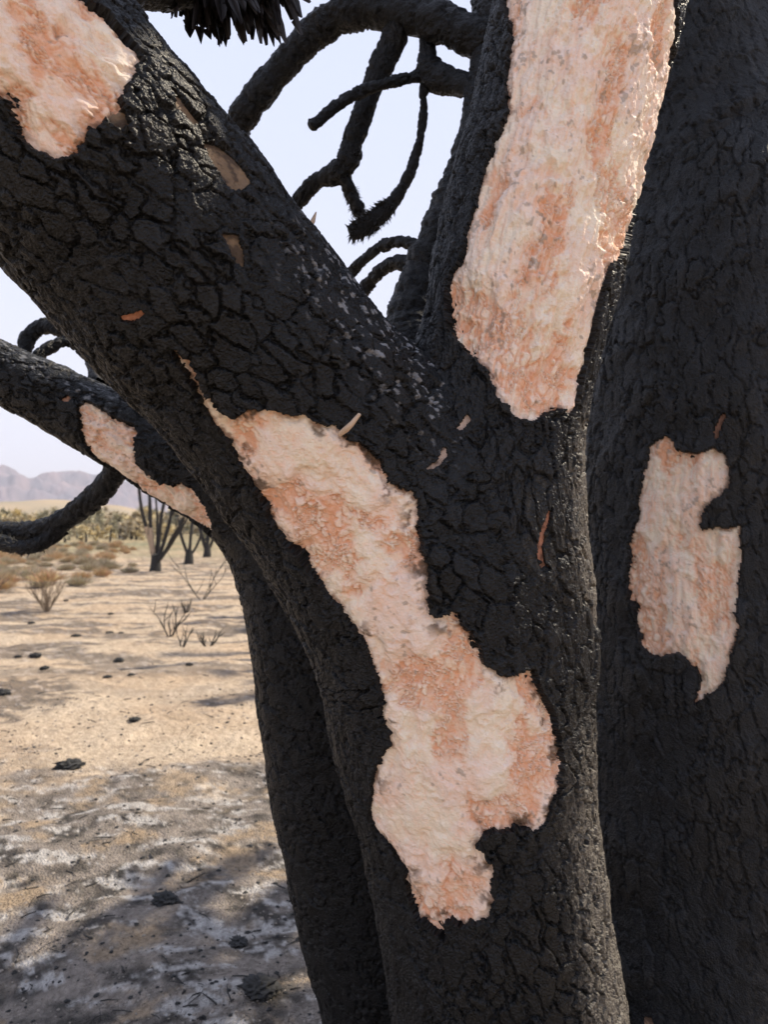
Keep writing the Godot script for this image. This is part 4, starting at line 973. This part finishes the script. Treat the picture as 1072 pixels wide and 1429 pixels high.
func on(x: float, z: float) -> Vector3:
	return Vector3(x, ground_y(x, z), z)

func background() -> void:
	var rng := RandomNumberGenerator.new(); rng.seed = 4242
	stems_tree(on(-6.86, -22.7), [[-0.55, 0.1, 3.3, 0.06, 0.12, 0.36], [-0.24, 0.2, 3.4, 0.068, 0.08, 0.34], [0.02, -0.3, 3.0, 0.04, 0, 0], [0.38, 0.0, 3.3, 0.055, 0, 0], [0.75, 0.15, 2.5, 0.062, 0, 0], [1.25, -0.1, 2.3, 0.06, 0, 0], [1.0, 0.5, 1.7, 0.05, 0, 0]], "burnt small tree of thin upright stems, two of them pale near the foot", "burnt trees on the plain", true, 5)
	stems_tree(on(-6.97, -27.0), [[-0.45, 0.1, 2.3, 0.055, 0, 0], [0.25, 0.0, 2.6, 0.06, 0, 0], [0.75, -0.2, 1.9, 0.05, 0, 0]], "burnt small tree with few short stems behind the one with pale feet", "burnt trees on the plain", true, 6)
	stems_tree(on(-7.6, -32.5), [[-0.5, 0.1, 2.5, 0.08, 0, 0], [0.15, 0.0, 2.8, 0.08, 0, 0], [0.7, -0.2, 2.2, 0.07, 0, 0]], "burnt small tree farthest back in the row of stems", "burnt trees on the plain", true, 7)
	for h in [[1.05, -9.4, 51], [0.75, -12.6, 52], [2.3, -7.9, 53], [1.6, -15.5, 54]]:
		stems_tree(on(h[0], h[1]), [[-0.9, 0.3, 3.9, 0.09, 0, 0], [-0.3, -0.6, 4.4, 0.09, 0, 0], [0.3, 0.5, 4.2, 0.085, 0, 0], [0.8, -0.2, 3.7, 0.09, 0, 0], [0.5, 0.9, 3.4, 0.08, 0, 0]], "burnt tree of five tall stems standing behind the thick trunk", "burnt trees behind the trunks", true, h[2])
	# band of standing trees with dead leaf crowns across the plain
	var crowns := []
	for v in 6: crowns.append(lobed_crown(900 + v))
	for k in 110:
		var d := rng.randf_range(58.0, 120.0)
		var a := deg_to_rad(lerpf(-27.5, -9.0, (k + rng.randf()) / 110.0))
		var h := rng.randf_range(1.5, 3.0) * (d / 82.0)
		var t := base("plain_tree", on(d * sin(a), -d * cos(a)), "small tree with straw brown crown in the band across the plain", "tree", "trees in the far band", rng.randf() * TAU)
		var tool := st_new()
		tube(tool, [Vector3(0, -0.1, 0), Vector3(0.06, h * 0.3, 0), Vector3(-0.05, h * 0.6, 0.06), Vector3(0.04, h * 0.85, 0)], [0.09, 0.07, 0.06, 0.03], 6, 0.4)
		part("trunk", tool.commit(), M.far_char, t)
		var c := part("crown", crowns[k % 6], M.golden if k % 5 == 0 else (M.sage_dark if k % 3 == 0 else M.thatch), t)
		c.scale = Vector3(h * rng.randf_range(0.7, 1.2), h, h * 0.9)
	# shrubs on the unburnt strip
	var sage := []; var gold := []
	for v in 4:
		sage.append(shrub_mesh(40 + v, 420, 1.0, 0.75, 0.2)); gold.append(shrub_mesh(60 + v, 420, 1.0, 0.85, 0.25))
	for k in 300:
		var d := 17.5 + 36.0 * pow(rng.randf(), 1.1)
		var a := deg_to_rad(rng.randf_range(-28.0, -11.0))
		var x := d * sin(a); var z := -d * cos(a)
		if x > -0.295 * d - 1.0 + rng.randf_range(-1.2, 0.8): continue
		var is_gold := rng.randf() < 0.5
		var o := part("grass_tuft" if is_gold else "desert_shrub", (gold if is_gold else sage)[k % 4], M.golden if is_gold else M.sage, self)
		o.position = on(x, z)
		o.rotation.y = rng.randf() * TAU
		var s := rng.randf_range(0.22, 0.6)
		o.scale = Vector3(s, s * rng.randf_range(0.7, 1.05), s)
		if is_gold: tag(o, "straw yellow dry grass tuft on the unburnt strip of plain", "grass", "grass tufts on the plain")
		else: tag(o, "low grey green shrub on the unburnt strip of plain", "shrub", "shrubs on the plain")
	# leafless bushes
	var dry := base("bare_bush", on(-5.56, -12.5), "leafless pale twiggy bush with a golden top on the sand", "bush")
	part("stems", twig_mesh(3, 34, 0.62, 0.55, 0.007), M.dry_twig, dry)
	var gt := part("dry_flowers", shrub_mesh(77, 260, 0.42, 0.28, 0.25), M.golden, dry)
	gt.position = Vector3(0, 0.48, 0)
	var dry2 := base("bare_bush", on(-7.2, -13.6), "leafless pale twiggy bush without flowers, left of the golden topped one", "bush")
	part("stems", twig_mesh(4, 34, 0.7, 0.6, 0.008), M.dry_twig, dry2)
	for b in [[-2.82, -10.0, 7, 0.5, 0.45, "burnt bush of five thin upright twigs on the sand", 12], [-2.12, -9.14, 6, 0.26, 0.9, "short burnt stump with spread twigs on pale ash", 13], [-2.42, -9.05, 3, 0.3, 0.5, "single short burnt stick beside the stump on pale ash", 14], [-3.46, -14.4, 5, 0.95, 0.75, "leaning burnt bush with long crooked twigs", 15], [-1.75, -10.6, 4, 0.5, 1.2, "low burnt bush spreading sideways next to the trunk", 16], [-3.3, -12.6, 4, 0.3, 0.6, "tiny burnt bush behind the thin upright twigs", 17]]:
		var o := part("burnt_bush", twig_mesh(b[6], b[2], b[3], b[4], 0.011), M.far_char, self)
		o.position = on(b[0], b[1])
		tag(o, b[5], "bush", "burnt bushes on the sand")
	# charred lumps
	var lm := []
	for v in 4: lm.append(lump(Vector3(1.0, 0.72, 0.9), 200 + v, 0.75, 22))
	var spots := [[-1.95, -4.69, 0.065, "charred lump alone on clean sand"], [-0.39, -2.40, 0.05, "round black cinder resting on ash next to the slender trunk"], [-0.86, -3.0, 0.045, "black cinder half sunk in the middle of the ash field"], [-0.52, -2.72, 0.03, "small black cinder in the ash field behind the round one"], [-3.3, -6.5, 0.07, "black clod at the edge of the grey ash patch"]]
	for p in [[-4.06, -8.42], [-3.87, -8.42], [-3.99, -9.82], [-3.74, -10.33], [-3.58, -10.33], [-6.04, -14.4], [-2.66, -7.3], [-2.45, -7.35], [-1.84, -5.61], [-3.4, -7.6], [-5.3, -11.4], [-4.4, -12.2], [-2.9, -8.3], [-2.0, -7.8]]:
		spots.append([p[0], p[1], rng.randf_range(0.03, 0.055), "scattered black clod on the burnt sand"])
	for k in spots.size():
		var p: Array = spots[k]
		var o := part("charred_lump", lm[k % 4], M.char_lump, self)
		o.position = on(p[0], p[1]) + Vector3(0, p[2] * 0.28, 0)
		o.rotation.y = rng.randf() * TAU
		o.scale = Vector3(p[2] * 1.15, p[2] * 0.62, p[2])
		tag(o, p[3], "charred lump", "charred lumps on the sand")
	# loose bits nobody could count
	litter()
	scatter("char_crumbs", 1800, 0.0025, 0.011, M.char_lump, "black charcoal crumbs strewn over ash and sand", 301)
	scatter("pebbles", 2200, 0.003, 0.009, M.pebble, "pale grit and ash flakes strewn over the ground", 302)

func litter() -> void:
	var rng := RandomNumberGenerator.new(); rng.seed = 555
	var tool := st_new()
	for k in 420:
		var d := 2.0 + 8.0 * pow(rng.randf(), 1.6)
		var a := deg_to_rad(rng.randf_range(-31.0, -2.0))
		var p := on(d * sin(a), -d * cos(a)) + Vector3(0, 0.003, 0)
		var dir := Vector3(rng.randf_range(-1, 1), rng.randf_range(-0.05, 0.12), rng.randf_range(-1, 1)).normalized()
		var l := rng.randf_range(0.02, 0.10) * (0.7 + 0.06 * d)
		var r := rng.randf_range(0.001, 0.0035)
		tube(tool, [p, p + dir * l * 0.5 + Vector3(rng.randf_range(-0.01, 0.01), 0.002, 0), p + dir * l], [r, r, r * 0.5], 4, 0.0)
	var o := part("twig_litter", tool.commit(), M.far_char, self)
	tag(o, "thin burnt twigs littering the ash and sand", "litter", "", "stuff")

func scatter(called: String, count: int, lo: float, hi: float, mat: Material, label: String, seed_: int) -> void:
	var rng := RandomNumberGenerator.new(); rng.seed = seed_
	var mm := MultiMesh.new()
	mm.transform_format = MultiMesh.TRANSFORM_3D
	mm.mesh = lump(Vector3(1, 0.6, 0.8), seed_, 0.7, 6)
	mm.instance_count = count
	for k in count:
		var d := 2.0 + 5.0 * pow(rng.randf(), 1.7)
		var a := deg_to_rad(rng.randf_range(-31.0, -2.0))
		var s := lerpf(lo, hi, pow(rng.randf(), 3.0)) * (0.7 + d * 0.12)
		var p := on(d * sin(a), -d * cos(a))
		mm.set_instance_transform(k, Transform3D(Basis(Vector3.UP, rng.randf() * TAU).scaled(Vector3(s, s, s)), p))
	var o := MultiMeshInstance3D.new()
	o.name = called
	o.multimesh = mm
	o.material_override = mat
	add_child(o)
	tag(o, label, "debris", "", "stuff")
